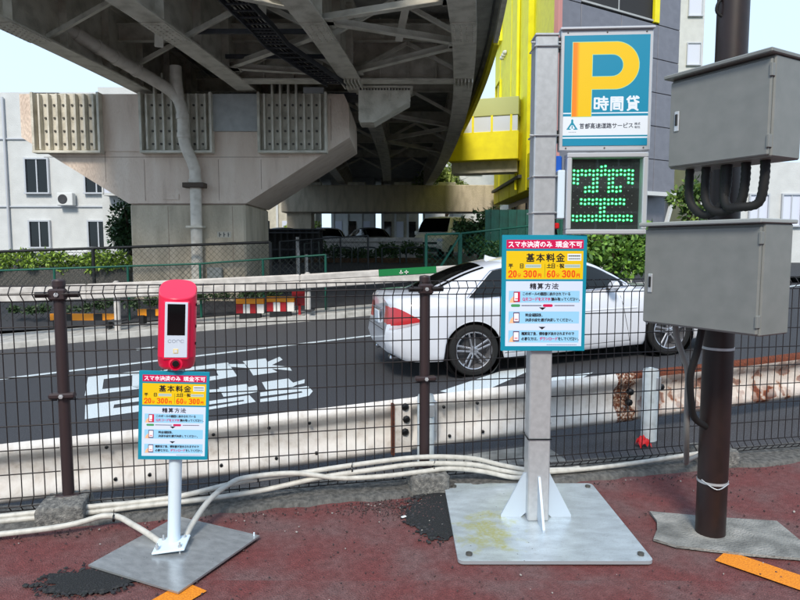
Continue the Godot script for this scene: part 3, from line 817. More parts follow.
func plate_mat(base: Color, stain: bool, sd: int, rough: float) -> StandardMaterial3D:   # brushed zinc with scuffs and, on one, a yellowish stain
	var n := 640
	var im := Image.create(n, n, false, Image.FORMAT_RGB8)
	var cl := noise(0.008, 5, sd); var sc := noise(0.03, 4, sd + 1); var st := noise(0.012, 5, sd + 2); var fine := noise(0.2, 2, sd + 3)
	for y in n:
		for x in n:
			var k := 1.0 + 0.11 * cl.get_noise_2d(x * 1.0, y * 2.2) + 0.03 * fine.get_noise_2d(x, y)
			var s := absf(sc.get_noise_2d(x * 0.7 + y * 0.5, y * 1.6))
			if s < 0.035: k *= 0.93
			var c := Color(base.r * k, base.g * k, base.b * k)
			if stain:
				var d := Vector2((x / float(n) - 0.20) / 0.17, (y / float(n) - 0.68) / 0.24).length() + 0.9 * st.get_noise_2d(x, y)
				var amt := clampf((1.0 - d) * 1.6, 0, 1) * clampf(0.75 + 0.9 * sc.get_noise_2d(x * 2.0, y * 2.0), 0.2, 1)
				c = c.lerp(Color(0.74, 0.74, 0.50), amt * 0.85)
			im.set_pixel(x, y, c)
	for i in 26:   # scratches and small spots
		var r := RandomNumberGenerator.new(); r.seed = sd * 50 + i
		var p := Vector2(r.randf() * n, r.randf() * n)
		if i % 3 == 0: dab(im, p, p + Vector2(1, 1), 3.0, base.darkened(0.6))
		else: dab(im, p, p + Vector2(r.randf_range(-60, 60), r.randf_range(-22, 22)), 1.0, base.darkened(0.16))
	var m := printed(im, rough)
	m.metallic = 0.5
	return m

func patch_shape(called: String, at: Vector3, rx: float, rz: float, m: Material, sd: int) -> void:
	var f := noise(1.2, 4, sd)
	var pv := PackedVector2Array()
	for i in 140:
		var a := TAU * i / 140.0
		var r := 1.0 + 0.45 * f.get_noise_2d(cos(a) * 0.6, sin(a) * 0.6) + 0.12 * f.get_noise_2d(cos(a) * 5.0, sin(a) * 5.0)
		pv.append(Vector2(cos(a) * rx * r, sin(a) * rz * r))
	var b := MB.new()
	b.prism(at, Vector3.RIGHT, Vector3.FORWARD, pv, 0.0)
	struct(called, b, m)

# ---------------------------------------------------------------- elevated expressway
func bend(z: float) -> float:
	return slut([[-60.0, 0.2], [-50.0, 0.75], [-40.0, 1.0], [-30.0, 1.1], [-22.0, 0.95], [-16.3, 0.62], [-10.66, 0.0], [-4.0, -1.1]], z)

func along(off: float, y: float, z0: float, z1: float, step := 1.0) -> Array:
	var pts := []
	var m := int(ceil(abs(z1 - z0) / step))
	for i in m + 1:
		var z: float = lerpf(z0, z1, float(i) / m)
		pts.append(Vector3(off + bend(z), y, z))
	return pts

func ribbon(b: MB, off: float, half: float, y0: float, y1: float, z0: float, z1: float) -> void:   # a box section that follows the bend
	var pts := along(off, 0, z0, z1)
	for i in pts.size() - 1:
		var a: Vector3 = pts[i]; var e: Vector3 = pts[i + 1]
		var h := Vector3(half, 0, 0); var lo := Vector3(0, y0, 0); var hi := Vector3(0, y1, 0)
		b.quad(a - h + lo, a + h + lo, e + h + lo, e - h + lo, Vector3.DOWN)
		b.quad(a - h + hi, a + h + hi, e + h + hi, e - h + hi, Vector3.UP)
		b.quad(a - h + lo, a - h + hi, e - h + hi, e - h + lo, Vector3.LEFT)
		b.quad(a + h + lo, a + h + hi, e + h + hi, e + h + lo, Vector3.RIGHT)
	for w in [[0, Vector3.BACK], [pts.size() - 1, Vector3.FORWARD]]:
		var a: Vector3 = pts[w[0]]
		b.quad(a + Vector3(-half, y0, 0), a + Vector3(half, y0, 0), a + Vector3(half, y1, 0), a + Vector3(-half, y1, 0), w[1])

func at_z(off: float, y: float, z: float) -> Vector3:
	return Vector3(off + bend(z), y, z)

func viaduct() -> void:
	var t := thing("elevated_expressway", "elevated steel girder expressway with beige painted girders carried by the concrete piers", "viaduct", Vector3.ZERO)
	var zn := -10.1; var zf := -60.0
	var b := MB.new()
	ribbon(b, -3.6, 5.45, 7.25, 7.5, zn, zf)
	part("deck_slab", b, M.deck, t)
	b = MB.new(); ribbon(b, 1.90, 0.06, 7.0, 8.3, zn, -17.5); part("parapet", b, M.steel_beige, t)
	b = MB.new(); ribbon(b, 1.92, 0.07, 6.95, 8.4, -17.5, zf); part("parapet", b, M.yellow_steel, t)
	b = MB.new(); ribbon(b, 1.70, 0.02, 7.15, 7.25, zn, zf); part("drip_edge", b, M.steel_dark, t)
	b = MB.new(); ribbon(b, -9.1, 0.08, 7.0, 8.3, zn, zf); part("parapet", b, M.steel_beige, t)
	for off in [-7.6, -4.77, -1.82, 1.0]:
		var w := 0.25
		b = MB.new()
		ribbon(b, off, w, 5.6, 5.635, zn, zf)
		ribbon(b, off, 0.012, 5.635, 7.2, zn, zf)
		ribbon(b, off, 0.2, 7.2, 7.248, zn, zf)
		var gd := part("girder", b, M.steel_beige, t)
		# stiffeners on the web, splice plates with bolts on the flange
		var st := MB.new(); st.box(Vector3.ZERO, Vector3(0.36, 1.54, 0.02))
		var sm := st.mesh()
		var z := -10.4
		while z > -58.0:
			var s := part("stiffener", sm, M.steel_beige, gd); s.position = at_z(off, 6.41, z)
			z -= 1.6
		for zz in [-11.9, -24.0]:
			var sp := MB.new()
			sp.bar(at_z(off, 5.588, zz), at_z(off, 5.588, zz - 1.1), 0.46, 0.02)
			part("splice_plate", sp, M.steel_beige, gd)
			var bo := MB.new()
			for i in 9:
				for k in 4:
					bo.lathe(at_z(off, 5.578, zz - 0.1 - i * 0.112) + Vector3(-0.18 + k * 0.12, 0, 0), Vector3.DOWN, [[0.02, 0.0], [0.018, 0.02], [0.0, 0.022]], 6)
			var bp := part("bolts", bo, M.steel_beige, gd)
			bp.set_meta("kind", "stuff")
	# comb of short ribs where the inner girder meets the pier
	for off in [-1.82, 1.0]:
		for k in 6:
			pbar("bearing_rib", at_z(off, 5.55, -15.75) + Vector3(-0.22 + k * 0.088, 0, 0), at_z(off, 5.55, -16.45) + Vector3(-0.22 + k * 0.088, 0, 0), 0.03, 0.09, M.steel_beige, t)
	# cross beams under the deck
	for z in [-10.9, -13.2, -15.95, -21.0, -26.0, -31.0, -36.0]:
		for pr in [[-7.6, -4.77], [-4.77, -1.82], [-1.82, 1.0]]:
			var a := at_z(pr[0], 6.75, z); var e := at_z(pr[1], 6.75, z)
			b = MB.new()
			b.bar(a + Vector3(0, 0.2, 0), e + Vector3(0, 0.2, 0), 0.16, 0.02); b.bar(a, e, 0.012, 0.4); b.bar(a - Vector3(0, 0.2, 0), e - Vector3(0, 0.2, 0), 0.16, 0.02)
			part("cross_beam", b, M.steel_beige, t)
			pbar("sway_brace", at_z(pr[0], 5.75, z), at_z((pr[0] + pr[1]) * 0.5, 6.5, z), 0.09, 0.09, M.steel_beige, t)
			pbar("sway_brace", at_z(pr[1], 5.75, z), at_z((pr[0] + pr[1]) * 0.5, 6.5, z), 0.09, 0.09, M.steel_beige, t)
	# the deep plate diaphragm in front of the pier with its stiffeners
	for pr in [[-1.82, 1.0], [-4.77, -1.82]]:
		var a := at_z(pr[0], 6.4, -16.2); var e := at_z(pr[1], 6.4, -16.2)
		b = MB.new(); b.bar(a, e, 0.03, 1.55); part("diaphragm", b, M.steel_beige, t)
		for k in 3:
			var p := a.lerp(e, 0.25 + 0.25 * k)
			pbox("diaphragm_stiffener", p + Vector3(0, 0, 0.1), Vector3(0.02, 1.5, 0.16), M.steel_beige, t)
		b = MB.new(); b.bar(a + Vector3(0, -0.78, 0.1), e + Vector3(0.2, -0.78, 0.1), 0.42, 0.035); part("cross_flange", b, M.steel_beige, t)
	# lateral bracing in the plane of the lower flanges, with gusset plates
	var zig := [[-1.82, -10.3, 1.0, -11.3], [1.0, -11.2, -1.82, -12.3], [-1.82, -12.3, 1.0, -13.7], [1.0, -13.7, -1.82, -15.9], [-4.77, -15.5, -1.82, -13.0], [-4.77, -15.4, -1.82, -16.15], [-4.77, -10.0, -1.82, -11.8], [-7.6, -9.4, -4.77, -11.2], [-1.82, -20.5, 1.0, -23.0], [1.0, -23.0, -1.82, -26.0], [-1.82, -26.0, 1.0, -29.0]]
	for q in zig:
		var a := at_z(q[0], 5.74, q[1]); var e := at_z(q[2], 5.74, q[3])
		b = MB.new()
		b.bar(a, e, 0.15, 0.014)
		b.bar(a + Vector3(0, 0.07, 0), e + Vector3(0, 0.07, 0), 0.014, 0.14)
		part("lateral_brace", b, M.steel_beige, t)
		for p in [a.lerp(e, 0.06), a.lerp(e, 0.94)]:
			pbox("gusset", p + Vector3(0, -0.02, 0), Vector3(0.34, 0.016, 0.34), M.steel_beige, t)
	for off in [-3.3, -0.4]:
		pbar("hanger", at_z(off, 5.8, -13.6), at_z(off + 0.5, 6.9, -12.2), 0.16, 0.02, M.steel_beige, t)
	pbar("hanger", at_z(-5.35, 5.6, -13.3), at_z(-4.95, 6.6, -12.6), 0.17, 0.1, M.steel_beige, t)
	# corbel bracket on the cross girder beside the pier head
	var br := thing("steel_bracket", "beige steel corbel with slanted underside hanging beside the pier head", "bracket", Vector3(0, 0, 0))
	b = MB.new()
	b.prism(Vector3(0, 0, -17.2), Vector3.RIGHT, Vector3.UP, PackedVector2Array([Vector2(-1.08, 5.585), Vector2(-1.08, 4.75), Vector2(-1.03, 4.68), Vector2(-0.68, 4.68), Vector2(0.27, 5.22), Vector2(0.27, 5.585)]), 0.7)
	part("corbel_body", b, M.steel_beige, br)
	pbox("rib", Vector3(-0.28, 5.4, -16.46), Vector3(0.03, 0.34, 0.08), M.steel_beige, br)
	pbox("top_flange", Vector3(-0.42, 5.565, -16.8), Vector3(1.5, 0.03, 0.86), M.steel_beige, br)
	var bm := MB.new(); bm.lathe(Vector3.ZERO, Vector3.BACK, [[0.028, 0.0], [0.025, 0.03], [0.0, 0.032]], 6)
	var bmm := bm.mesh()
	for k in 17:
		var o := part("bolt", bmm, M.bolt, br); o.position = Vector3(-1.02 + k * 0.078, 5.52, -16.498)
	# the pier
	pier()
	# cable ladder hung between the girders
	var tr := thing("cable_ladder", "dark steel cable ladder slung under the expressway deck", "cable tray", Vector3.ZERO)
	var path := [Vector3(-3.65, 6.15, -9.4), Vector3(-3.18, 6.05, -11.4), Vector3(-2.72, 5.75, -12.6), Vector3(-2.55, 5.62, -13.3), Vector3(-1.95, 5.55, -15.0), Vector3(-1.60, 5.52, -16.0)]
	for s in [-0.24, 0.24]:
		var pts := []
		for p in path: pts.append(p + Vector3(s, 0, s * 0.15))
		b = MB.new()
		for i in pts.size() - 1: b.bar(pts[i], pts[i + 1], 0.03, 0.11)
		part("side_rail", b, M.steel_dark, tr)
	for i in path.size() - 1:
		for k in 6:
			var p: Vector3 = path[i].lerp(path[i + 1], (k + 0.5) / 6.0)
			pbox("rung", p, Vector3(0.48, 0.025, 0.05), M.steel_dark, tr)
	for k in 5:
		var pts := []
		for p in path: pts.append(p + Vector3(-0.16 + k * 0.08, 0.04 + rng.randf() * 0.02, 0))
		ptube("cable", smooth(pts, 4), 0.022, M.rubber, tr, 6)
	for z in [-11.4, -13.3, -15.0]:
		pbar("support", at_z(-4.6, 5.9, z), at_z(-1.95, 5.9, z), 0.07, 0.09, M.steel_dark, tr)

func pier() -> void:
	var t := thing("concrete_pier", "hammerhead concrete pier with pinkish beige head and square column under the expressway", "pier", Vector3(-5.77, -1.0, -18.5))
	var o := Vector3(-5.77, -1.0, -18.5)
	var b := MB.new()
	# column, a chamfered shaft
	b.box(Vector3(-5.77, 0.8, -18.5) - o, Vector3(3.13, 3.62, 3.0), 0.05)
	part("column", b, M.column, t)
	b = MB.new()
	var x0 := -10.18; var x1 := -1.36
	b.prism(Vector3(0, 0, -20) - o, Vector3.RIGHT, Vector3.UP, PackedVector2Array([Vector2(x0, 5.52), Vector2(x0, 4.38), Vector2(-7.36, 2.62), Vector2(-4.18, 2.62), Vector2(x1, 4.38), Vector2(x1, 4.95), Vector2(x1 - 0.02, 5.25), Vector2(x1 - 0.14, 5.52)]), 3.0)
	part("pier_head", b, M.pier, t)
	# lines the formwork left: joints across and down the head and the column
	for q in [[-9.6, -3.0, 3.86], [-7.3, -4.2, 2.60]]:
		pbox("formwork_line", Vector3((q[0] + q[1]) * 0.5, q[2], -16.999) - o, Vector3(q[1] - q[0], 0.014, 0.006), M.stain, t)
	for q in [[-7.95, 3.2, 5.4], [-6.9, 2.7, 3.8], [-4.9, 2.7, 3.8], [-3.75, 3.0, 3.8], [-1.85, 4.3, 5.4]]:
		pbox("formwork_line", Vector3(q[0], (q[1] + q[2]) * 0.5, -16.999) - o, Vector3(0.012, q[2] - q[1], 0.006), M.stain, t)
	for x in [-6.3, -4.55]:
		pbox("formwork_line", Vector3(x, 1.0, -16.999) - o, Vector3(0.012, 3.1, 0.006), M.stain, t)
	# recessed steel grilles set in the face of the head: frame, ribs, bolts
	var rib := MB.new(); rib.box(Vector3.ZERO, Vector3(0.05, 1.46, 0.16), 0.006)
	var ribm := rib.mesh()
	var tall := MB.new(); tall.box(Vector3.ZERO, Vector3(0.05, 2.0, 0.16), 0.006)
	var tallm := tall.mesh()
	var bo := MB.new(); bo.lathe(Vector3.ZERO, Vector3.BACK, [[0.035, 0.0], [0.03, 0.03], [0.0, 0.032]], 6)
	var bom := bo.mesh()
	for q in [[-9.7, -8.02, 7], [-6.85, -5.05, 8], [-3.72, -2.0, 8]]:
		var gr := pbox("grille_back", Vector3((q[0] + q[1]) * 0.5, 4.76, -16.985) - o, Vector3(q[1] - q[0], 1.52, 0.03), M.steel_beige, t)
		var go: Vector3 = Vector3.ZERO
		for k in q[2]:
			var x: float = lerpf(q[0] + 0.12, q[1] - 0.12, float(k) / (q[2] - 1))
			var high: bool = (q[2] == 8) and k >= 1 and k <= 4
			var r := part("rib", tallm if high else ribm, M.steel_beige, gr); r.position = Vector3(x, 5.02 if high else 4.76, -16.89) - o + go
			if k < q[2] - 1:
				for j in 4:
					var bb := part("bolt", bom, M.bolt, gr); bb.position = Vector3(x + 0.1, 4.2 + j * 0.34, -16.97) - o
		pbox("frame", Vector3((q[0] + q[1]) * 0.5, 3.97, -16.87) - o, Vector3(q[1] - q[0] + 0.12, 0.06, 0.26), M.steel_beige, gr)
		pbox("frame", Vector3(q[0] - 0.03, 4.76, -16.88) - o, Vector3(0.06, 1.52, 0.24), M.steel_beige, gr)
		pbox("frame", Vector3(q[1] + 0.03, 4.76, -16.88) - o, Vector3(0.06, 1.52, 0.24), M.steel_beige, gr)
	pbox("steel_plate", Vector3(-4.40, 5.02, -16.96) - o, Vector3(1.24, 0.98, 0.08), M.steel_grey, t, 0.01)
	pbox("patch_plate", Vector3(-7.45, 4.76, -16.985) - o, Vector3(1.05, 1.5, 0.03), M.pier, t)
	# bearings on top
	for x in [-9.7, -4.35, -1.5]:
		pbox("bearing", Vector3(x + 0.1, 5.56, -17.6) - o, Vector3(0.7, 0.09, 0.8), M.steel_dark, t)
	pbox("bearing_block", Vector3(-2.3, 5.60, -17.05) - o, Vector3(0.55, 0.16, 0.3), M.steel_grey, t, 0.01)
	# plugged holes, a drain tag and the painted number on the column
	pbox("inspection_plate", Vector3(-6.2, 2.80, -16.99) - o, Vector3(0.42, 0.16, 0.03), M.pier, t, 0.005)
	var im := Image.create(128, 48, false, Image.FORMAT_RGB8)
	im.fill(Color(0.72, 0.70, 0.65))
	for k in 3:
		dab(im, Vector2(22 + k * 40, 10), Vector2(22 + k * 40, 38), 9, Color(0.3, 0.3, 0.3))
		dab(im, Vector2(22 + k * 40, 24), Vector2(36 + k * 36, 24), 7, Color(0.3, 0.3, 0.3))
	b = MB.new()
	b.quad(Vector3(-4.98, 1.86, -16.99) - o, Vector3(-4.60, 1.86, -16.99) - o, Vector3(-4.60, 1.70, -16.99) - o, Vector3(-4.98, 1.70, -16.99) - o, Vector3.BACK, true)
	part("number_plate", b, printed(im, 0.7), t)
	pbox("junction_box", Vector3(-5.05, 0.72, -16.93) - o, Vector3(0.4, 0.34, 0.14), M.cab_light, t, 0.01)
	# drain pipe down the pier face
	var p := thing("drain_pipe", "off-white drain pipe bending down the face of the concrete pier", "pipe", Vector3(-5.5, -0.3, -16.8))
	var po := p.position
	var run := [Vector3(-8.3, 6.8, -12.4), Vector3(-7.30, 6.22, -13.9), Vector3(-6.95, 6.02, -14.45), Vector3(-6.62, 5.84, -15.2), Vector3(-6.28, 5.678, -16.0), Vector3(-5.98, 5.50, -16.4), Vector3(-5.78, 5.28, -16.55), Vector3(-5.69, 4.9, -16.6), Vector3(-5.68, 4.3, -16.6), Vector3(-5.60, 3.95, -16.65), Vector3(-5.49, 3.6, -16.75), Vector3(-5.47, 3.1, -16.8), Vector3(-5.50, -0.1, -16.82)]
	var pts := []
	for q in run: pts.append(q - po)
	ptube("pipe_run", smooth(pts, 5), 0.15, M.pipe, p, 16)
	for q in [[1, 2, 0.5], [2, 3, 0.2], [2, 3, 0.8], [3, 4, 0.5], [7, 8, 0.1], [7, 8, 0.9], [10, 11, 0.8]]:
		var a: Vector3 = pts[q[0]]; var e: Vector3 = pts[q[1]]
		var c := a.lerp(e, q[2]); var d := (e - a).normalized()
		ptube("coupling", [c - d * 0.06, c + d * 0.06], 0.17, M.pipe, p, 16)
	pbox("clamp", Vector3(-5.47, 3.08, -16.74) - po, Vector3(0.56, 0.13, 0.34), M.band, p, 0.01)
	pbox("clamp", Vector3(-5.48, 1.98, -16.76) - po, Vector3(0.44, 0.06, 0.32), M.steel_beige, p, 0.01)
	ptube("branch", [Vector3(-5.80, 6.1, -16.5) - po, Vector3(-5.80, 5.75, -16.5) - po, Vector3(-5.76, 5.2, -16.56) - po], 0.15, M.pipe, p, 14)
	# second pier: a long cross beam far behind
	var t2 := thing("far_pier", "wide beige concrete cross beam on columns far behind the van", "pier", Vector3(-0.6, 0, -41))
	pbox("cross_beam", Vector3(0, 4.52, 0), Vector3(14.0, 1.72, 2.0), M.column, t2, 0.04)
	for x in [-5.9, 9.0]:
		pbox("column", Vector3(x if x < 0 else 7.6, 1.9, 0), Vector3(1.2 if x > 0 else 1.6, 3.6, 1.4), M.column, t2, 0.04)
	for x in [-6.6, -3.77, -0.82, 2.0]:
		pbox("bearing", Vector3(x + 0.6 + 1.0, 5.46, 0.6), Vector3(1.1, 0.2, 0.7), M.steel_beige, t2, 0.01)

# ---------------------------------------------------------------- buildings
func window_part(parent: Node, at: Vector3, w: float, h: float, turn: float, fm: Material, gm: Material, mullions := 1) -> void:
	var bs := Basis(Vector3.UP, turn)
	var wn := pbox("window", at, Vector3(w, h, 0.06), gm, parent, 0.0, bs)
	for q in [[Vector3(0, h * 0.5 + 0.03, 0.03), Vector3(w + 0.12, 0.06, 0.12)], [Vector3(0, -h * 0.5 - 0.03, 0.05), Vector3(w + 0.16, 0.06, 0.18)], [Vector3(-w * 0.5 - 0.03, 0, 0.03), Vector3(0.06, h, 0.12)], [Vector3(w * 0.5 + 0.03, 0, 0.03), Vector3(0.06, h, 0.12)]]:
		pbox("frame", at + bs * q[0], q[1], fm, wn, 0.0, bs)
	for k in mullions:
		pbox("mullion", at + bs * Vector3(w * ((k + 1.0) / (mullions + 1.0) - 0.5), 0, 0.035), Vector3(0.05, h, 0.05), fm, wn, 0.0, bs)

func buildings() -> void:
	# bright yellow building along the side street
	var t := thing("yellow_building", "bright yellow building with small slit windows beyond the grey sign pole", "building", Vector3(6.9, 0, -32.0))
	var o := t.position
	pbox("wall", Vector3(7.2, 15.8, -32.0) - o, Vector3(2.0, 23.4, 15.4), M.yellow_wall, t)
	pbox("wall", Vector3(7.5, 2.2, -32.0) - o, Vector3(1.4, 4.0, 14.6), M.grey_panel, t)
	for z in [[-39.6, -37.7], [-37.5, -34.1], [-33.9, -31.7], [-31.5, -29.6]]:
		pbox("pilaster", Vector3(6.06, 15.6, (z[0] + z[1]) * 0.5) - o, Vector3(0.28, 23.0, z[1] - z[0]), M.yellow_wall, t, 0.02)
	pbox("pilaster", Vector3(6.06, 21.6, -26.8) - o, Vector3(0.28, 11.2, 5.2), M.yellow_wall, t, 0.02)
	pbox("pilaster", Vector3(6.06, 4.96, -26.8) - o, Vector3(0.28, 1.6, 5.2), M.yellow_wall, t, 0.02)
	pbox("recess_panel", Vector3(6.19, 10.7, -26.8) - o, Vector3(0.03, 10.0, 4.7), M.yellow_steel, t)
	for y in [7.4, 10.6, 14.0, 17.4]:
		window_part(t, Vector3(5.91, y, -38.1) - o, 1.7, 1.1, -PI / 2, M.yellow_wall, M.window_glass, 2)
	for y in [8.7, 12.2, 15.4]:
		for k in 3:
			var v := MB.new(); v.lathe(Vector3(5.90, y, -36.5 + k * 0.5) - o, Vector3.LEFT, [[0.12, 0.0], [0.12, 0.14], [0.05, 0.2], [0.0, 0.2]], 10)
			part("vent", v, M.pale_wall, t)
	pbar("awning", Vector3(5.84, 4.87, -39.4) - o, Vector3(5.84, 4.87, -30.6) - o, 0.2, 0.15, M.steel_dark, t)
	ptube("downpipe", [Vector3(5.84, 4.3, -31.6) - o, Vector3(5.84, 26.0, -31.6) - o], 0.09, M.yellow_wall, t)
	for z in [-38.2, -35.0, -31.4, -27.6]:
		pbox("shop_pane", Vector3(6.77, 2.2, z) - o, Vector3(0.05, 3.2, 2.6), M.window_glass, t)
	# yellow covered footbridge behind the expressway
	t = thing("covered_footbridge", "yellow and green covered footbridge crossing behind the expressway edge", "bridge", Vector3(4.35, 5.62, -32.0))
	o = t.position
	var bs := Basis(Vector3.UP, -0.30)
	pbox("parapet_wall", Vector3(0, 0.75, 0), Vector3(3.5, 1.35, 2.2), M.yellow_steel, t, 0.02, bs)
	pbox("window_band", Vector3(0, 1.8, 0), Vector3(3.4, 0.8, 2.1), M.pale_glass, t, 0.0, bs)
	pbox("roof_band", Vector3(0, 2.6, 0), Vector3(3.5, 0.86, 2.2), M.moss, t, 0.02, bs)
	pbox("soffit_beam", bs * Vector3(0, -0.2, 0), Vector3(3.3, 0.55, 1.1), M.steel_beige, t, 0.0, bs)
	for k in 4:
		pbox("mullion", bs * Vector3(-1.4 + k * 0.93, 1.8, 1.07), Vector3(0.1, 0.82, 0.06), M.yellow_steel, t, 0.0, bs)
	# grey panelled building
	t = thing("grey_building", "grey metal panelled building behind the blue parking sign", "building", Vector3(4.87, 0, -19.5))
	var d := Vector3(0.86, 0, -0.51).normalized(); var nn := Vector3(0.51, 0, 0.86).normalized()   # the face looks towards the car park
	var fb := Basis(d, Vector3.UP, nn)
	var foot := PackedVector2Array([Vector2(-0.06, 0.07), Vector2(4.83, 2.97), Vector2(6.6, 7.0), Vector2(1.6, 4.6)])
	var cb := MB.new(); cb.prism(Vector3(0, 3.32, 0), Vector3.RIGHT, Vector3.FORWARD, foot, 18.0); part("core", cb, M.joint, t)
	cb = MB.new()
	var foot2 := PackedVector2Array([Vector2(0.3, 0.7), Vector2(4.8, 3.4), Vector2(6.4, 6.8), Vector2(1.7, 4.4)])
	cb.prism(Vector3(0, 0.0, 0), Vector3.RIGHT, Vector3.FORWARD, foot2, 3.32); part("ground_floor", cb, M.grey_panel, t)
	var cols := [[0.0, 0.86], [0.875, 2.70], [2.715, 4.55], [4.565, 5.70]]
	for k in 4:
		var pn := MB.new(); pn.box(Vector3.ZERO, Vector3(cols[k][1] - cols[k][0], 1.107, 0.06), 0.01)
		var pm := pn.mesh()
		for r in 15:
			if r >= 5 and r <= 6 and (k == 1 or k == 2): continue
			var p := part("panel", pm, M.grey_panel, t)
			p.transform = Transform3D(fb, d * ((cols[k][0] + cols[k][1]) * 0.5) + Vector3(0, 3.9 + r * 1.125, 0) - nn * 0.02)
	window_part(t, d * 2.67 + Vector3(0, 10.1, 0) - nn * 0.14, 3.4, 2.0, atan2(nn.x, nn.z), M.steel_grey, M.window_glass, 1)
	pbox("window_jamb", d * 4.42 + Vector3(0, 10.1, 0), Vector3(0.24, 2.2, 0.12), M.yellow_steel, t, 0.01, fb)
	pbox("window_head", d * 2.67 + Vector3(0, 11.2, 0), Vector3(3.5, 0.2, 0.12), M.yellow_steel, t, 0.01, fb)
	pbox("sill_band", d * 2.85 + Vector3(0, 3.28, 0), Vector3(5.76, 0.14, 0.26), M.pale_wall, t, 0.01, fb)
	pbox("corner_post", d * -0.09 + Vector3(0, 12.3, 0), Vector3(0.16, 18.0, 0.2), M.pink_wall, t, 0.01, fb)
	pbar("bracket_arm", d * 5.6 + Vector3(0, 3.2, 0.15), d * 5.0 + Vector3(0, 1.6, 0.15), 0.11, 0.11, M.pale_wall, t)
	for k in 2:
		pbox("shop_pane", d * (1.4 + k * 2.2) + Vector3(0, 1.7, 0) - nn * 0.42, Vector3(1.9, 2.8, 0.04), M.window_glass, t, 0.0, fb)
	# pale tower with balconies far behind
	t = thing("pale_tower", "pale grey tower block rising behind the grey building edge", "building", Vector3(18.3, 0, -41.0))
	pbox("wall", Vector3(-0.3, 14.0, -2.0), Vector3(2.4, 32.0, 5.0), M.pale_wall, t)
	for k in 9:
		pbox("balcony", Vector3(-1.7, 4.0 + k * 3.0, 0.1), Vector3(0.7, 1.0, 1.2), M.pale_wall, t, 0.02)
		window_part(t, Vector3(0.3, 4.6 + k * 3.0, 0.5), 0.8, 1.3, 0.0, M.frame_silver, M.pale_glass, 0)
	# pale low building seen between the two cabinets
	t = thing("pale_house", "pale grey house wall seen in the gap between the two grey cabinets", "building", Vector3(15.0, 0.3, -27.0))
	pbox("wall", Vector3(0, 2.2, 0), Vector3(6.0, 4.6, 4.0), M.pale_wall, t)
	for x in [-2.0, -0.7, 0.6, 2.0]:
		window_part(t, Vector3(x, 2.6, 2.0), 0.7, 1.2, 0.0, M.frame_silver, M.pale_glass, 1)
	# apartment house to the left
	t = thing("apartment_house", "pale grey apartment house with dark windows left of the concrete pier", "building", Vector3(-13.0, -0.3, -25.0))
	pbox("wall", Vector3(0, 3.6, -3.0), Vector3(6.6, 8.4, 6.0), M.pale_wall, t)
	pbox("wall_wing", Vector3(2.8, 3.6, -1.2), Vector3(2.6, 8.4, 4.0), M.pale_wall, t)
	for q in [[0.95, 4.55, 0.85, 1.3], [0.95, 2.25, 0.75, 1.0], [-1.4, 4.55, 0.85, 1.3], [-1.4, 2.25, 0.75, 1.0]]:
		window_part(t, Vector3(q[0], q[1], 0.02), q[2], q[3], 0.0, M.frame_silver, M.window_glass, 1)
	window_part(t, Vector3(2.5, 2.2, 0.82), 0.8, 1.1, 0.0, M.frame_silver, M.window_glass, 0)
	var ba := pbox("balcony", Vector3(2.35, 3.72, 1.05), Vector3(1.15, 0.08, 0.55), M.pale_wall, t)
	pbox("panel", Vector3(2.35, 4.26, 1.3), Vector3(1.05, 0.96, 0.03), M.pale_glass, ba)
	for x in [-0.55, 0.0, 0.55]:
		pbox("post", Vector3(2.35 + x, 4.27, 1.33), Vector3(0.05, 1.04, 0.05), M.pale_wall, ba)
	pbox("handrail", Vector3(2.35, 4.80, 1.32), Vector3(1.2, 0.06, 0.07), M.pale_wall, ba)
	for x in [-2.6, 1.72]:
		ptube("downpipe", [Vector3(x, -0.2, 0.08), Vector3(x, 7.6, 0.08)], 0.05, M.frame_silver, t, 8)
	for y in [3.35, 6.0]:
		pbox("floor_band", Vector3(-0.8, y, 0.03), Vector3(4.8, 0.05, 0.06), M.frame_silver, t)
	for q in [[-0.2, 3.62], [-2.1, 1.25], [0.1, 1.25]]:
		var ac := pbox("air_conditioner", Vector3(q[0], q[1], 0.2), Vector3(0.62, 0.5, 0.26), M.white_plastic, t, 0.02)
		var fan := MB.new(); fan.lathe(Vector3(q[0] - 0.08, q[1], 0.335), Vector3.BACK, [[0.19, 0.0], [0.18, 0.006], [0.0, 0.004]], 16); part("fan_grille", fan, M.steel_dark, ac)
	pbox("ledge", Vector3(0.2, 1.55, 0.1), Vector3(5.0, 0.06, 0.2), M.pale_wall, t)
	# row of walls seen under the far cross beam
	var row := [[-9.5, 5.0, "cream wall of a far building under the expressway, beside the yellow-green trees", M.cream_wall], [-4.0, 3.6, "pale grey far building with tall windows under the expressway", M.pale_wall], [0.0, 3.2, "far building with dark shopfront behind the parked dark van", M.cream_wall], [3.4, 2.6, "white far building with a bright door beside the parked van", M.pale_wall]]
	for i in row.size():
		var q: Array = row[i]
		t = thing("far_building", q[2], "building", Vector3(q[0], 0.8, -52.0 - i * 0.7))
		pbox("wall", Vector3(0, 4.0, -2.0), Vector3(q[1], 8.0, 4.0), q[3], t)
		for k in 3:
			pbox("window", Vector3(q[1] * (-0.33 + 0.33 * k), 1.7, 0.02), Vector3(0.6, 2.2, 0.06), M.window_glass if (k + i) % 2 == 0 else M.pale_glass, t)
			pbox("pilaster", Vector3(q[1] * (-0.5 + 0.33 * k) + 0.15, 2.5, 0.06), Vector3(0.18, 5.0, 0.12), M.pale_wall, t)
	# white block and tree tops seen past the far beam
	t = thing("white_block", "white block with a small dark window between the footbridge and yellow building", "building", Vector3(6.6, 0.8, -47.0))
	pbox("wall", Vector3(0, 4.6, -2), Vector3(5.2, 9.2, 4), M.pale_wall, t)
	window_part(t, Vector3(-1.1, 6.6, 0.02), 1.1, 1.0, 0.0, M.frame_silver, M.window_glass, 0)
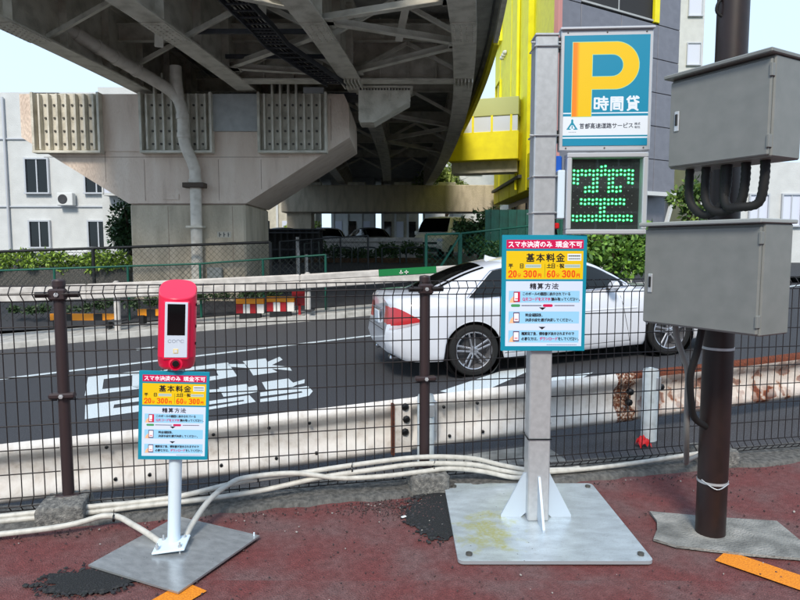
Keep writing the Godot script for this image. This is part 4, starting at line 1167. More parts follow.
	# brown apartment block across the street behind the car park: it shows in the glass of the display
	t = thing("brown_apartment_block", "brown tiled apartment block standing across from the signs, mirrored in the display glass", "building", Vector3(5.0, 0, 15.0))
	pbox("wall", Vector3(0, 4.5, 2.0), Vector3(14.0, 9.0, 4.0), M.brick_wall, t)
	for r in 3:
		for k in 5:
			window_part(t, Vector3(-5.2 + k * 2.6, 1.9 + r * 2.8, -0.02), 1.3, 1.3, PI, M.frame_silver, M.window_glass, 1)
		pbox("balcony_band", Vector3(0, 0.75 + r * 2.8, -0.3), Vector3(13.6, 0.5, 0.6), M.cream_wall, t)

# ---------------------------------------------------------------- beyond the road
func chain_panel(b: MB, a: Vector3, e: Vector3, h: float, pitch := 0.15, r := 0.0035) -> void:   # diamond wire mesh between two feet
	var l := a.distance_to(e); var d := (e - a) / l
	var m := int((l + h) / pitch)
	for i in m + 1:
		for s in [0, 1]:
			var x0 := i * pitch - h; var y0 := 0.0; var x1 := i * pitch; var y1 := h
			if x0 < 0: y0 = -x0; x0 = 0
			if x1 > l: y1 = h - (x1 - l); x1 = l
			if x1 <= x0: continue
			var p := a + d * (x0 if s == 0 else l - x0) ; var q := a + d * (x1 if s == 0 else l - x1)
			p.y = lerpf(a.y, e.y, (x0 if s == 0 else l - x0) / l) + y0; q.y = lerpf(a.y, e.y, (x1 if s == 0 else l - x1) / l) + y1
			b.tube([p, q], r, 3, false)

func chain_fence(called: String, label: String, pts: Array, h: float, m: Material, mm: Material, r := 0.03, spacing := 2.0, mid := false) -> void:
	var t := thing(called, label, "fence", pts[0])
	var o: Vector3 = pts[0]
	for i in pts.size() - 1:
		var a: Vector3 = pts[i] - o; var e: Vector3 = pts[i + 1] - o
		var n: int = max(1, int(round(a.distance_to(e) / spacing)))
		for k in n + 1:
			if k == 0 and i > 0: continue
			var p := a.lerp(e, float(k) / n)
			ptube("post", [p + Vector3(0, -0.2, 0), p + Vector3(0, h, 0)], r, m, t, 8)
		for k in n:
			var p := a.lerp(e, float(k) / n); var q := a.lerp(e, float(k + 1) / n)
			ptube("top_rail", [p + Vector3(0, h, 0), q + Vector3(0, h, 0)], r * 0.9, m, t, 6)
			if mid: ptube("mid_rail", [p + Vector3(0, h * 0.1, 0), q + Vector3(0, h * 0.1, 0)], r * 0.7, m, t, 6)
			var b := MB.new(); chain_panel(b, p, q, h - 0.02)
			var w := part("wire_mesh", b, mm, t); w.set_meta("kind", "stuff")

func far_side() -> void:
	# white box beam barrier along the far kerb
	var t := thing("far_crash_barrier", "white box beam crash barrier along the far kerb with a green tag", "crash barrier", Vector3(-6.9, 0, -13.6))
	var o := t.position
	var pts := [Vector3(-15.5, 0.30, -12.0), Vector3(-6.9, 0.52, -13.65), Vector3(-2.32, 0.70, -14.4), Vector3(2.0, 0.92, -15.3), Vector3(8.0, 1.2, -16.5)]
	for i in pts.size() - 1:
		var a: Vector3 = pts[i] - o; var e: Vector3 = pts[i + 1] - o
		var b := MB.new()
		b.bar(a + Vector3(0, 0.03, 0), e + Vector3(0, 0.03, 0), 0.10, 0.17, Vector3.UP, 0.03)
		b.bar(a + Vector3(0, -0.135, 0.02), e + Vector3(0, -0.135, 0.02), 0.06, 0.18, Vector3.UP, 0.02)
		part("beam", b, M.far_white, t)
	for x in [-11.0, -6.35, -2.17, 1.9, 6.0]:
		var y := 0.0
		for i in pts.size() - 1:
			if x >= pts[i].x and x <= pts[i + 1].x:
				var p: Vector3 = pts[i].lerp(pts[i + 1], (x - pts[i].x) / (pts[i + 1].x - pts[i].x))
				ptube("post", [p + Vector3(0, -1.05, -0.13) - o, p + Vector3(0, 0.12, -0.13) - o, p + Vector3(0, 0.15, -0.13) - o], [0.07, 0.07, 0.04], M.far_white, t, 12)
				pbox("base_plate", p + Vector3(0, -0.74, -0.13) - o, Vector3(0.3, 0.03, 0.3), M.steel_dark, t)
	var tg := pts[2].lerp(pts[3], 0.54) as Vector3
	pbar("green_tag", pts[2].lerp(pts[3], 0.42) + Vector3(0, 0.04, 0.055) - o, pts[2].lerp(pts[3], 0.74) + Vector3(0, 0.04, 0.055) - o, 0.012, 0.16, M.green_tag, t)
	var gt := MB.new()
	for k in 3:
		gt.box(tg + Vector3(-0.12 + k * 0.13, 0.03 - 0.02 * (k % 2), 0.065) - o, Vector3(0.10, 0.022, 0.004)); gt.box(tg + Vector3(-0.12 + k * 0.13, 0.03, 0.065) - o, Vector3(0.022, 0.09, 0.004))
	part("tag_lettering", gt, M.stripe_white, t)
	# warning boards
	for q in [[Vector3(-7.3, -0.16, -14.2), 1.5, 0, "yellow warning board on the ground behind the far white barrier post"], [Vector3(-5.45, -0.06, -14.25), 1.2, 0, "yellow warning board on the ground behind the payment terminal"]]:
		var w := thing("warning_board", q[3], "warning board", q[0])
		pbox("board", Vector3(0, 0, 0), Vector3(q[1], 0.16, 0.05), M.stripe_orange, w, 0.01)
		for s in [-0.4, 0.4]:
			pbox("foot", Vector3(q[1] * s, -0.16, 0), Vector3(0.08, 0.2, 0.2), M.black_fence, w)
			pbox("stripe", Vector3(q[1] * s * 0.6, 0, 0.028), Vector3(0.2, 0.16, 0.01), M.black_fence, w)
	for k in 2:
		var w := thing("warning_block", ["red and white chequered warning block with orange top beside the green fence post", "red and white chequered warning block nearer the dark red board"][k], "warning board", Vector3(-3.57 + k * 0.72, 0.03 + 0.045 * k, -14.75))
		pbox("top_band", Vector3(0, 0.13, 0), Vector3(0.66, 0.13, 0.12), M.stripe_orange, w, 0.01)
		for j in 4:
			pbox("check", Vector3(-0.2475 + j * 0.165, -0.05, 0), Vector3(0.163, 0.22, 0.12), M.stripe_red if j % 2 == 0 else M.stripe_white, w, 0.004)
		pbox("foot", Vector3(0, -0.24, 0), Vector3(0.5, 0.16, 0.16), M.black_fence, w)
	var db := MB.new(); db.box(Vector3(-2.42, 0.22, -14.9), Vector3(0.36, 0.36, 0.06), 0.01); db.box(Vector3(-2.42, -0.08, -14.9), Vector3(0.06, 0.3, 0.06))
	solo("red_board", db, M.stripe_red, "small dark red board on a stub post behind the far barrier", "warning board")
	# fences
	chain_fence("green_fence", "green framed chain link fence in front of the concrete pier", [Vector3(-12.0, -0.45, -15.0), Vector3(-4.99, -0.22, -15.5), Vector3(-1.87, 0.0, -15.6)], 1.25, M.green_fence, M.mesh_grey, 0.03, 1.9)
	chain_fence("black_fence", "tall black chain link fence just in front of the concrete pier", [Vector3(-12.6, -0.3, -16.1), Vector3(-3.4, 0.02, -16.35)], 1.55, M.black_fence, M.mesh_grey, 0.045, 3.7)
	chain_fence("dark_fence", "dark tall chain link fence under the expressway beside the pier", [Vector3(-3.4, 0.1, -17.6), Vector3(-1.0, 0.3, -19.5)], 1.5, M.black_fence, M.black_fence, 0.03, 1.1)
	chain_fence("green_gate_fence", "green framed mesh gate in front of the parked white van", [Vector3(0.70, 0.25, -16.7), Vector3(1.62, 0.28, -17.0)], 1.53, M.green_fence, M.green_fence, 0.04, 1.4, true)
	chain_fence("green_street_fence", "green mesh fence running from the gate towards the yellow building", [Vector3(1.66, 0.28, -17.0), Vector3(2.74, 0.40, -17.0), Vector3(3.7, 0.5, -16.6)], 1.53, M.green_fence, M.green_fence, 0.035, 1.3)
	pbar("gate_brace", Vector3(0.03, 0.1, 0.05), Vector3(0.90, 1.45, -0.24), 0.05, 0.05, M.green_fence, thing_at("green_gate_fence"))
	# green corrugated sheet hoarding below the yellow building
	t = thing("green_hoarding", "dark green corrugated sheet hoarding under the yellow building", "hoarding", Vector3(3.1, 0.4, -19.5))
	for k in 12:
		var p := MB.new()
		for j in 3:
			p.box(Vector3(-0.4 + k * 0.27 + j * 0.09, 1.15, 0.02 if j % 2 == 0 else -0.02), Vector3(0.088, 2.1, 0.03))
		part("sheet", p, M.green_sheet, t)
	# white post in the yard and two thin bollards
	solo("white_post", tube_mb([Vector3(-2.86, 0.2, -19.0), Vector3(-2.86, 1.22, -19.0)], 0.05, 10), M.far_white, "thin white post standing at the dark fence beside the pier", "post")
	solo("grey_post", tube_mb([Vector3(-3.12, 0.2, -19.0), Vector3(-3.12, 1.35, -19.0)], 0.06, 10), M.far_white, "thicker pale post standing close to the thin white post", "post")
	solo("gate_post", tube_mb([Vector3(-3.05, 0.3, -19.9), Vector3(-3.05, 1.55, -19.9), Vector3(-2.6, 1.6, -19.9), Vector3(-2.55, 0.3, -19.9)], 0.025, 8), M.mesh_grey, "grey bent pipe hoop in the yard under the expressway", "hoop")
	solo("yard_post", tube_mb([Vector3(-3.7 + 0.0, 0.4, -22.5), Vector3(-3.7, 1.8, -22.5)], 0.06, 10), M.far_white, "white gate post beside the dark yard mesh under the expressway", "post")
	# yard: hoops, low white wall
	for k in 4:
		var x := -2.6 + k * 0.95
		solo("yard_hoop", tube_mb(smooth([Vector3(x, 0.80, -24.5), Vector3(x, 1.30, -24.5), Vector3(x + 0.1, 1.42, -24.5), Vector3(x + 0.6, 1.42, -24.5), Vector3(x + 0.7, 1.30, -24.5), Vector3(x + 0.7, 0.80, -24.5)], 4), 0.03, 8), M.mesh_grey, "grey tube hoop barrier in front of the low hedge in the yard", "hoop", "hoops in the yard")
	var b := MB.new(); b.box(Vector3(-1.6, 1.76, -27.5), Vector3(5.2, 0.2, 0.2), 0.01); b.box(Vector3(-1.6, 1.25, -27.55), Vector3(5.2, 0.84, 0.1))
	solo("low_white_wall", b, M.far_white, "low white wall behind the hedge in the yard under the expressway", "wall")
	b = MB.new(); b.box(Vector3(-1.4, 0.84, -25.6), Vector3(5.6, 0.3, 1.4), 0.03)
	struct("planting_bed", b, M.soil)
	# parked vehicles
	van(Vector3(2.2, back_y(0, 27.0) - 0.02, -30.5), -0.45)
	var spots := [[-7.0, M.black, "dark parked car behind the low white wall, nearest the pier"], [-4.7, M.paint_white, "white parked car behind the low white wall"], [-2.4, M.steel_dark, "dark grey parked car behind the low white wall"]]
	for s in spots:
		make_car("parked_car", s[2], "cars parked under the expressway", Transform3D(Basis(Vector3.UP, -1.2), Vector3(s[0], 1.0, -35.0)), s[1], false)
	# dark storage cages under the expressway beside the pier
	t = thing("storage_cage", "dark slatted storage cage under the expressway right of the pier", "cage", Vector3(-4.6, 0.6, -24.5))
	pbox("back_board", Vector3(0, 0.75, -0.5), Vector3(3.0, 1.5, 0.06), M.black_fence, t)
	pbox("lid", Vector3(0, 1.52, -0.1), Vector3(3.2, 0.06, 1.1), M.steel_dark, t)
	for k in 13:
		pbox("slat", Vector3(-1.45 + k * 0.242, 0.75, 0.36), Vector3(0.07, 1.5, 0.04), M.black_fence, t)
	for y in [0.1, 0.75, 1.4]:
		pbox("rail", Vector3(0, y, 0.40), Vector3(3.0, 0.06, 0.04), M.steel_dark, t)
	b = MB.new(); b.box(Vector3(-10.5, 0.35, -18.2), Vector3(5.2, 1.0, 0.25), 0.02)
	solo("garden_wall", b, M.old_concrete, "weathered grey garden wall under the hedge left of the pier", "wall")

func thing_at(called: String) -> Node:
	return get_node(NodePath(called))

func tube_mb(pts: Array, r, sides := 8) -> MB:
	var b := MB.new(); b.tube(pts, r, sides); return b

func van(at: Vector3, turn: float) -> void:
	var t := thing("parked_van", "white parked van with a dark windscreen behind the green gate", "van", at, 0.0)
	t.rotation.y = turn
	# x across, z towards the front
	var prof := [[-2.2, 0.35, 1.86], [-2.1, 0.25, 1.92], [-1.0, 0.25, 1.94], [0.4, 0.25, 1.93], [0.9, 0.25, 1.86], [1.2, 0.25, 1.60], [1.55, 0.25, 1.12], [1.95, 0.26, 0.98], [2.12, 0.3, 0.82], [2.18, 0.38, 0.6]]
	var g := []
	for p in prof:
		var z: float = p[0]; var yb: float = p[1]; var yt: float = p[2]
		var w: float = 0.85 if z < 1.6 else 0.85 - (z - 1.6) * 0.22
		var wt: float = w - 0.10 * clampf((yt - 1.0) / 0.9, 0, 1)
		var row := []
		for s in [[-w + 0.03, yb], [-w, yb + 0.3 * (yt - yb)], [-w, minf(1.02, yt - 0.06)], [-wt, yt - 0.06], [-wt + 0.12, yt], [0.0, yt + 0.02], [wt - 0.12, yt], [wt, yt - 0.06], [w, minf(1.02, yt - 0.06)], [w, yb + 0.3 * (yt - yb)], [w - 0.03, yb]]:
			row.append(Vector3(s[0], s[1], z))
		g.append(row)
	var b := MB.new(); b.patch(g, Vector3.UP)
	var last: Array = g[-1]; var first: Array = g[0]
	for i in last.size() - 1:
		b.tri(Vector3(0, 0.55, 2.2), last[i], last[i + 1], Vector3.BACK)
		b.tri(Vector3(0, 1.0, -2.22), first[i], first[i + 1], Vector3.FORWARD)
	part("body", b, M.van_white, t)
	b = MB.new(); b.patch([[Vector3(-0.64, 1.845, 0.98), Vector3(0.64, 1.845, 0.98)], [Vector3(-0.70, 1.65, 1.21), Vector3(0.70, 1.65, 1.21)], [Vector3(-0.72, 1.40, 1.40), Vector3(0.72, 1.40, 1.40)], [Vector3(-0.74, 1.19, 1.55), Vector3(0.74, 1.19, 1.55)]], Vector3(0, 0.66, 0.75)); part("windscreen", b, M.glass_dark, t)
	for s in [-1.0, 1.0]:
		for q in [[0.15, 1.0], [-0.95, 0.05], [-2.0, -1.05]]:
			b = MB.new()
			b.quad(Vector3(s * 0.785, 1.72, q[0]), Vector3(s * 0.785, 1.72, q[1] - (0.12 if q[1] > 0.9 else 0.0)), Vector3(s * 0.857, 1.08, q[1] + (0.25 if q[1] > 0.9 else 0.0)), Vector3(s * 0.857, 1.08, q[0]), Vector3(s, 0.1, 0))
			part("side_window", b, M.glass_dark, t)
		pbox("headlight", Vector3(s * 0.6, 0.80, 2.08), Vector3(0.3, 0.16, 0.12), M.pale_glass, t, 0.03)
		pbox("mirror", Vector3(s * 0.95, 1.15, 1.3), Vector3(0.16, 0.2, 0.1), M.van_white, t, 0.03)
		for z in [-1.4, 1.35]:
			b = MB.new(); b.lathe(Vector3(s * 0.70, 0.3, z), Vector3(s, 0, 0), [[0.0, 0.0], [0.29, 0.0], [0.3, 0.08], [0.29, 0.16], [0.19, 0.165], [0.17, 0.14], [0.0, 0.15]], 20)
			part("wheel", b, M.tyre, t)
	pbox("grille", Vector3(0, 0.66, 2.16), Vector3(0.95, 0.1, 0.06), M.black, t, 0.01)
	pbox("lower_grille", Vector3(0, 0.42, 2.17), Vector3(0.9, 0.12, 0.06), M.black, t, 0.01)
	pbox("bumper", Vector3(0, 0.52, 2.17), Vector3(1.3, 0.12, 0.09), M.van_white, t, 0.03)

# ---------------------------------------------------------------- plants
func foliage(b: MB, c: Vector3, r: Vector3, n: int, l: float, dark: Color, light: Color, clumps := 9) -> void:
	var cs := []
	for i in clumps:
		var d := Vector3(rng.randfn(), rng.randfn(), rng.randfn()).normalized() * rng.randf_range(0.25, 0.85)
		cs.append([c + d * r, rng.randf_range(0.28, 0.5)])
	for i in n:
		var q: Array = cs[rng.randi() % clumps]
		var d := Vector3(rng.randfn(), rng.randfn(), rng.randfn()).normalized()
		var p: Vector3 = q[0] + d * r * float(q[1]) * pow(rng.randf(), 0.45)
		var dir := (d + Vector3(rng.randfn(), rng.randfn() - 0.4, rng.randfn()) * 0.6).normalized()
		var w := dir.cross(Vector3(rng.randfn(), rng.randfn(), rng.randfn())).normalized()
		b.col = dark.lerp(light, rng.randf())
		b.leaf(p, dir, w, l * rng.randf_range(0.45, 1.5), l * rng.randf_range(0.2, 0.36))

func tree(called: String, label: String, category: String, base: Vector3, h: float, c: Vector3, r: Vector3, n: int, l: float, dark: Color, light: Color, clumps := 10, group := "") -> void:
	var t := thing(called, label, category, base, 0.0, group)
	var b := MB.new()
	b.tube([Vector3.ZERO, Vector3(0.04, h * 0.4, 0.02), c * 0.75, c], [0.035 * h, 0.028 * h, 0.02 * h, 0.006], 8)
	for k in 6:
		var d := Vector3(rng.randfn(), rng.randf() * 0.8, rng.randfn()).normalized()
		b.tube([c * rng.randf_range(0.45, 0.9), c + d * r * 0.45, c + d * r * 0.85], [0.012 * h, 0.008 * h, 0.003], 6)
	part("trunk", b, M.bark, t)
	b = MB.new()
	foliage(b, c, r, n, l, dark, light, clumps)
	part("crown", b, M.leaf, t)

func plants() -> void:
	var dk := Color(0.012, 0.04, 0.012); var md := Color(0.07, 0.17, 0.035); var yl := Color(0.25, 0.36, 0.06)
	tree("roadside_tree", "broad leaved green tree on the far pavement behind the white sedan", "tree", Vector3(4.3, 0.15, -12.5), 1.7, Vector3(0, 1.35, 0), Vector3(1.25, 0.85, 0.8), 4300, 0.13, Color(0.04, 0.11, 0.02), Color(0.22, 0.40, 0.06), 16)
	tree("house_tree", "dark evergreen tree between the apartment house and the pier", "tree", Vector3(-9.1, -0.3, -21.0), 3.4, Vector3(0, 2.6, 0), Vector3(0.75, 1.5, 0.7), 3800, 0.14, dk, Color(0.06, 0.13, 0.05), 14)
	tree("corner_shrub", "dark leafy shrub standing beside the green hoarding and the van", "shrub", Vector3(2.75, 0.5, -22.0), 1.9, Vector3(0, 1.5, 0), Vector3(0.75, 1.1, 0.6), 1900, 0.15, dk, Color(0.08, 0.16, 0.05), 10)
	tree("far_tree", "yellow-green tree seen above the far cross beam", "tree", Vector3(3.4, 0.9, -46.0), 4.5, Vector3(0, 5.0, 0), Vector3(2.3, 1.4, 1.2), 2600, 0.28, Color(0.10, 0.16, 0.03), Color(0.35, 0.42, 0.12), 10)
	tree("sunny_tree", "yellow-green tree seen under the far cross beam beside the pier", "tree", Vector3(-7.3, 0.9, -47.0), 2.6, Vector3(0, 2.3, 0), Vector3(1.4, 0.9, 0.8), 1600, 0.25, Color(0.12, 0.22, 0.04), Color(0.45, 0.55, 0.10), 8)
	tree("gap_plant", "leafy plant seen in the gap between the two grey cabinets", "plant", Vector3(6.9, 0.4, -14.6), 2.0, Vector3(0, 2.0, 0), Vector3(0.55, 0.75, 0.5), 700, 0.15, Color(0.03, 0.08, 0.02), Color(0.20, 0.30, 0.06), 8)
	var b := MB.new()
	for k in 9: foliage(b, Vector3(-12.6 + k * 0.56, 1.02, -18.2), Vector3(0.5, 0.32, 0.45), 520, 0.12, Color(0.04, 0.10, 0.015), Color(0.34, 0.50, 0.06), 6)
	solo("garden_hedge", b, M.leaf, "bright green hedge on the garden wall left of the pier", "hedge")
	b = MB.new()
	for k in 9: foliage(b, Vector3(-3.9 + k * 0.6, 1.25, -25.6), Vector3(0.5, 0.42, 0.5), 420, 0.12, dk, Color(0.07, 0.14, 0.04), 6)
	solo("yard_hedge", b, M.leaf, "low dark green hedge in the yard under the expressway", "hedge")
	b = MB.new()
	for k in 3: foliage(b, Vector3(2.4 + k * 0.45, 1.35, -18.4), Vector3(0.42, 0.34, 0.4), 420, 0.10, Color(0.02, 0.07, 0.015), md, 6)
	solo("fence_bush", b, M.leaf, "round green bush inside the green street fence", "bush")
	b = MB.new()
	for k in 16: foliage(b, Vector3(-9.5 + k * 0.42, -0.12 + k * 0.028, -15.15 - k * 0.01), Vector3(0.26, 0.14, 0.16), 130, 0.09, dk, Color(0.06, 0.10, 0.04), 4)
	var w := part("roadside_weeds", b, M.leaf, self); w.set_meta("kind", "stuff"); tag(w, "dark weeds along the foot of the green fence", "weeds")

# ---------------------------------------------------------------- crash barrier on this side, fence
func beam_piece(u0: float, u1: float, dv: float, jag := 0.0, k0 := 0, k1 := 15) -> MB:
	var prof := [[0.0, 0.045], [0.012, 0.02], [0.03, 0.005], [0.045, 0.0], [0.075, 0.012], [0.105, 0.055], [0.125, 0.072], [0.16, 0.078], [0.19, 0.078], [0.225, 0.072], [0.245, 0.055], [0.275, 0.012], [0.305, 0.0], [0.32, 0.005], [0.338, 0.02], [0.35, 0.045]]
	var b := MB.new(); var g := []
	var n: int = max(3, int((u1 - u0) / 0.12))
	for i in n + 1:
		var u := lerpf(u0, u1, float(i) / n)
		var row := []
		for k in range(k0, k1 + 1):
			var du := 0.0
			if i == n and jag > 0.0: du = jag * (sin(k * 1.9) * 0.5 + 0.3)
			row.append(rd(u + du, 1.06 + dv + prof[k][1] + 0.004 * sin(u * 2.3 + k * 0.2), 0.125 + prof[k][0] * 1.22 + 0.004 * sin(u * 1.7)))
		g.append(row)
	b.patch(g, -VD)
	return b

func near_barrier() -> void:
	var t := thing("crash_barrier", "dirty white corrugated crash barrier along the near road edge", "crash barrier")
	part("beam", beam_piece(-8.0, 0.30, 0.0), M.rail_white, t)
	part("beam", beam_piece(0.22, 1.98, 0.012), M.rail_white, t)
	part("rusty_splice", beam_piece(1.975, 2.12, 0.012, 0.05), M.rust_flaky, t)
	var rb := part("rusty_beam", beam_piece(2.02, 8.0, 0.03, 0.0, 2, 12), M.rail_rust, t)
	part("rusty_edge", beam_piece(2.02, 8.0, 0.03, 0.0, 12, 15), M.rust, t)
	part("rusty_edge", beam_piece(2.02, 8.0, 0.03, 0.0, 0, 2), M.rail_rust, t)
	pbox("splice_plate", rd(0.10, 1.058, 0.335), Vector3(0.15, 0.40, 0.012), M.rail_white, t, 0.004, Basis(UD, Vector3.UP, -VD))
	rb.set_meta("label", "rust stained end of the crash barrier beam")
	var bt := MB.new(); bt.lathe(Vector3.ZERO, -VD, [[0.013, -0.01], [0.013, 0.006], [0.008, 0.011], [0.0, 0.012]], 8)
	var bm := bt.mesh()
	for u in [-5.2, -4.6, -3.4, -2.9, -2.05, -1.82, -1.32, -0.92, -0.62, 0.44, 0.72, 1.24, 1.3]:
		for y in [0.215, 0.455]:
			var o := part("bolt", bm, M.black, t); o.position = rd(u + (0.05 if y < 0.3 else 0.0), 1.068, y)
	var big := MB.new(); big.lathe(Vector3.ZERO, -VD, [[0.030, -0.02], [0.030, 0.012], [0.018, 0.026], [0.0, 0.028]], 8)
	var bgm := big.mesh()
	for q in [[0.12, 0.50], [0.13, 0.40], [0.12, 0.30], [2.08, 0.40], [2.37, 0.41], [2.07, 0.31]]:
		var o := part("splice_bolt", bgm, M.black, t); o.position = rd(q[0], 1.05, q[1])
	var rs := MB.new()
	rs.box(rd(0.02, 1.045, 0.335), Vector3(0.022, 0.41, 0.05), 0.004, Basis(UD, Vector3.UP, -VD))
	part("rust_edge", rs, M.rust, t)
	for u in [-3.75, 0.26, 2.20, 6.2]:
		var p := rd(u, 0.95)
		var m: Material = M.post_white
		var po := ptube("post", [p + Vector3(0, -0.3, 0), p + Vector3(0, 0.58, 0), p + Vector3(0, 0.605, 0), p + Vector3(0, 0.615, 0)], [0.065, 0.065, 0.058, 0.02], m, t, 20)
		pbox("bracket", rd(u + 0.07, 1.0, 0.42), Vector3(0.05, 0.24, 0.09), M.galv, po, 0.006, Basis(UD, Vector3.UP, -VD))
		pbox("badge", rd(u + 0.03, 0.886, 0.49), Vector3(0.045, 0.10, 0.012), M.galv, po, 0.004, Basis(UD, Vector3.UP, -VD))

func mesh_fence() -> void:
	var t := thing("mesh_fence", "dark brown welded wire mesh fence along the edge of the car park", "fence", fl(0, 0, 0), YAW)
	# own axes: x along the fence, z towards the car park
	var wire := MB.new()
	wire.tube([Vector3(0, 0.045, 0), Vector3(0, 0.08, 0.035), Vector3(0, 0.115, 0), Vector3(0, 1.165, 0), Vector3(0, 1.205, 0.05), Vector3(0, 1.24, 0.02), Vector3(0, 1.245, -0.005)], 0.0031, 5)
	var wm := wire.mesh()
	var pitch := 0.0563
	var i := -68
	while i < 72:
		var x := (i + 0.5) * pitch
		var o := part("upright_wire", wm, M.wire, t); o.position = Vector3(x, 0, 0)
		i += 1
	for q in [[0.045, 0.0], [0.08, 0.037], [0.115, 0.0], [0.245, 0.004], [0.375, 0.004], [0.505, 0.004], [0.635, 0.004], [0.765, 0.004], [0.895, 0.004], [1.03, 0.004], [1.165, 0.0], [1.205, 0.053], [1.245, -0.005]]:
		for s in [[-3.8, -2.0], [-2.0, 0.0], [0.0, 2.0], [2.0, 4.0]]:
			ptube("cross_wire", [Vector3(s[0] + 0.03, q[0], q[1]), Vector3((s[0] + s[1]) * 0.5, q[0] - 0.003, q[1]), Vector3(s[1] - 0.03, q[0], q[1])], 0.0036, M.wire, t, 5)
	for x in [-2.0, 0.0, 2.0, 4.0]:
		var b := MB.new()
		b.tube([Vector3(x, 0.0, -0.01), Vector3(x, 1.27, -0.01)], 0.030, 18)
		b.lathe(Vector3(x, 1.27, -0.01), Vector3.UP, [[0.033, -0.03], [0.033, 0.0], [0.028, 0.008], [0.0, 0.012]], 18)
		var p := part("post", b, M.brown_post, t)
		for y in [0.10, 0.66, 1.20]:
			if y > 1.0:
				for s in [-1.0, 1.0]:
					ptube("clamp_arm", [Vector3(x + s * 0.02, y, 0.02), Vector3(x + s * 0.105, y, 0.025)], 0.016, M.wire, p, 10)
			pbox("clamp", Vector3(x, y, 0.015), Vector3(0.13 if y < 1.0 else 0.085, 0.03 if y < 1.0 else 0.06, 0.05), M.brown_post, p, 0.008)
			var bo := MB.new(); bo.lathe(Vector3(x, y, 0.04), Vector3.BACK, [[0.012, 0.0], [0.012, 0.008], [0.0, 0.01]], 6); part("bolt", bo, M.galv, p)
	# broken concrete footings under the posts
	for x in [-2.0, 0.0, 2.0]:
		var f := noise(9.0, 3, int(x) + 40)
		var b := MB.new(); var g := []
		for r in 10:
			var y: float = [-0.1, -0.02, 0.03, 0.06, 0.085, 0.1, 0.107, 0.11, 0.11, 0.11][r]
			var k: float = [1.0, 1.0, 0.99, 0.98, 0.97, 0.95, 0.90, 0.6, 0.3, 0.0][r]
			var row := []
			for a in 41:
				var an := TAU * a / 40.0
				var q := Vector2(cos(an), sin(an)); q = q / max(abs(q.x), abs(q.y))
				var rough := 1.0 + 0.10 * f.get_noise_3d(q.x, y * 9.0, q.y) * (1.0 if k > 0.5 else 0.2)
				var p := fl(x, 0, 0) + UD * (q.x * 0.115 * k * rough) - VD * (q.y * 0.115 * k * rough + 0.05)
				row.append(p + Vector3(0, y + 0.012 * f.get_noise_3d(q.x * 2.0 * k, 7.0, q.y * 2.0 * k), 0))
			g.append(row)
		b.patch(g, -VD)
		solo("fence_footing", b, M.rough_concrete, {-2: "chipped concrete block under the fence post by the payment post", 0: "chipped concrete block under the fence post beside the wide steel plate", 2: "chipped concrete block under the fence post behind the cabinets"}[int(x)], "footing", "footings of the mesh fence")

# ---------------------------------------------------------------- the white saloon
const CW := [[0.0, 0.60], [0.04, 0.70], [0.10, 0.76], [0.22, 0.82], [0.5, 0.875], [1.0, 0.895], [1.6, 0.90], [3.2, 0.90], [3.9, 0.89], [4.3, 0.865], [4.6, 0.80], [4.78, 0.70], [4.88, 0.56], [4.9, 0.48]]
const CSILL := [[0.0, 0.36], [0.15, 0.27], [0.5, 0.235], [1.5, 0.20], [3.4, 0.19], [4.4, 0.19], [4.9, 0.26]]
const CSH := [[0.0, 0.97], [0.15, 1.0], [0.5, 1.005], [1.2, 0.97], [2.4, 0.925], [3.4, 0.90], [3.9, 0.865], [4.4, 0.78], [4.75, 0.66], [4.9, 0.56]]
const CTOP := [[0.0, 1.06], [0.08, 1.105], [0.2, 1.115], [0.6, 1.10], [1.2, 1.0], [3.3, 0.97], [3.6, 0.965], [4.0, 0.93], [4.4, 0.85], [4.7, 0.74], [4.9, 0.60]]
const GC := [[0.42, 1.08], [0.8, 1.205], [1.15, 1.335], [1.5, 1.42], [1.8, 1.45], [2.2, 1.468], [2.55, 1.45], [2.8, 1.40], [3.1, 1.26], [3.62, 0.96]]
const GB := [[0.42, 0.74], [1.0, 0.76], [1.5, 0.81], [2.8, 0.81], [3.3, 0.78], [3.62, 0.72]]
const GR := [[0.42, 0.70], [0.8, 0.63], [1.1, 0.595], [1.6, 0.575], [2.2, 0.59], [2.8, 0.60], [3.2, 0.65], [3.62, 0.70]]
const AXLE := [1.10, 3.90]

func car_row(x: float) -> Array:
	var w := slut(CW, x); var yb := slut(CSILL, x); var sh := slut(CSH, x); var top := slut(CTOP, x)
	var fl_ := 0.0
	for a in AXLE:
		var d: float = abs(x - a)
		if d < 0.372: yb = max(yb, 0.335 + sqrt(0.372 * 0.372 - d * d))
		fl_ = max(fl_, 1.0 - smoothstep(0.25, 0.6, d))
	w += 0.012 * fl_
	var h := sh - yb
	var row := [[w - 0.05 * clampf(h - 0.25, 0, 0.4) / 0.4 - 0.004, yb], [w - 0.012, yb + 0.08 * h], [w, yb + 0.28 * h], [w - 0.004, yb + 0.5 * h], [w - 0.002, yb + 0.70 * h], [w - 0.018, yb + 0.87 * h], [w - 0.05, sh], [w - 0.13, sh + (top - sh) * 0.55], [w * 0.5, sh + (top - sh) * 0.93], [0.0, top]]
	var out := []
	for p in row:
		var xx := x
		if x < 0.35:
			xx += lut([[0.2, 0.16], [0.36, 0.05], [0.5, 0.0], [0.62, 0.01], [0.72, 0.06], [0.95, 0.10], [1.03, 0.07]], p[1]) * (1.0 - x / 0.35)
		out.append(Vector3(xx, p[1], p[0]))
	return out

func side_z(x: float, y: float) -> float:
	var r := car_row(x)
	for i in r.size() - 1:
		if y >= r[i].y and y <= r[i + 1].y and r[i + 1].y > r[i].y:
			return lerpf(r[i].z, r[i + 1].z, (y - r[i].y) / (r[i + 1].y - r[i].y))
	return r[2].z

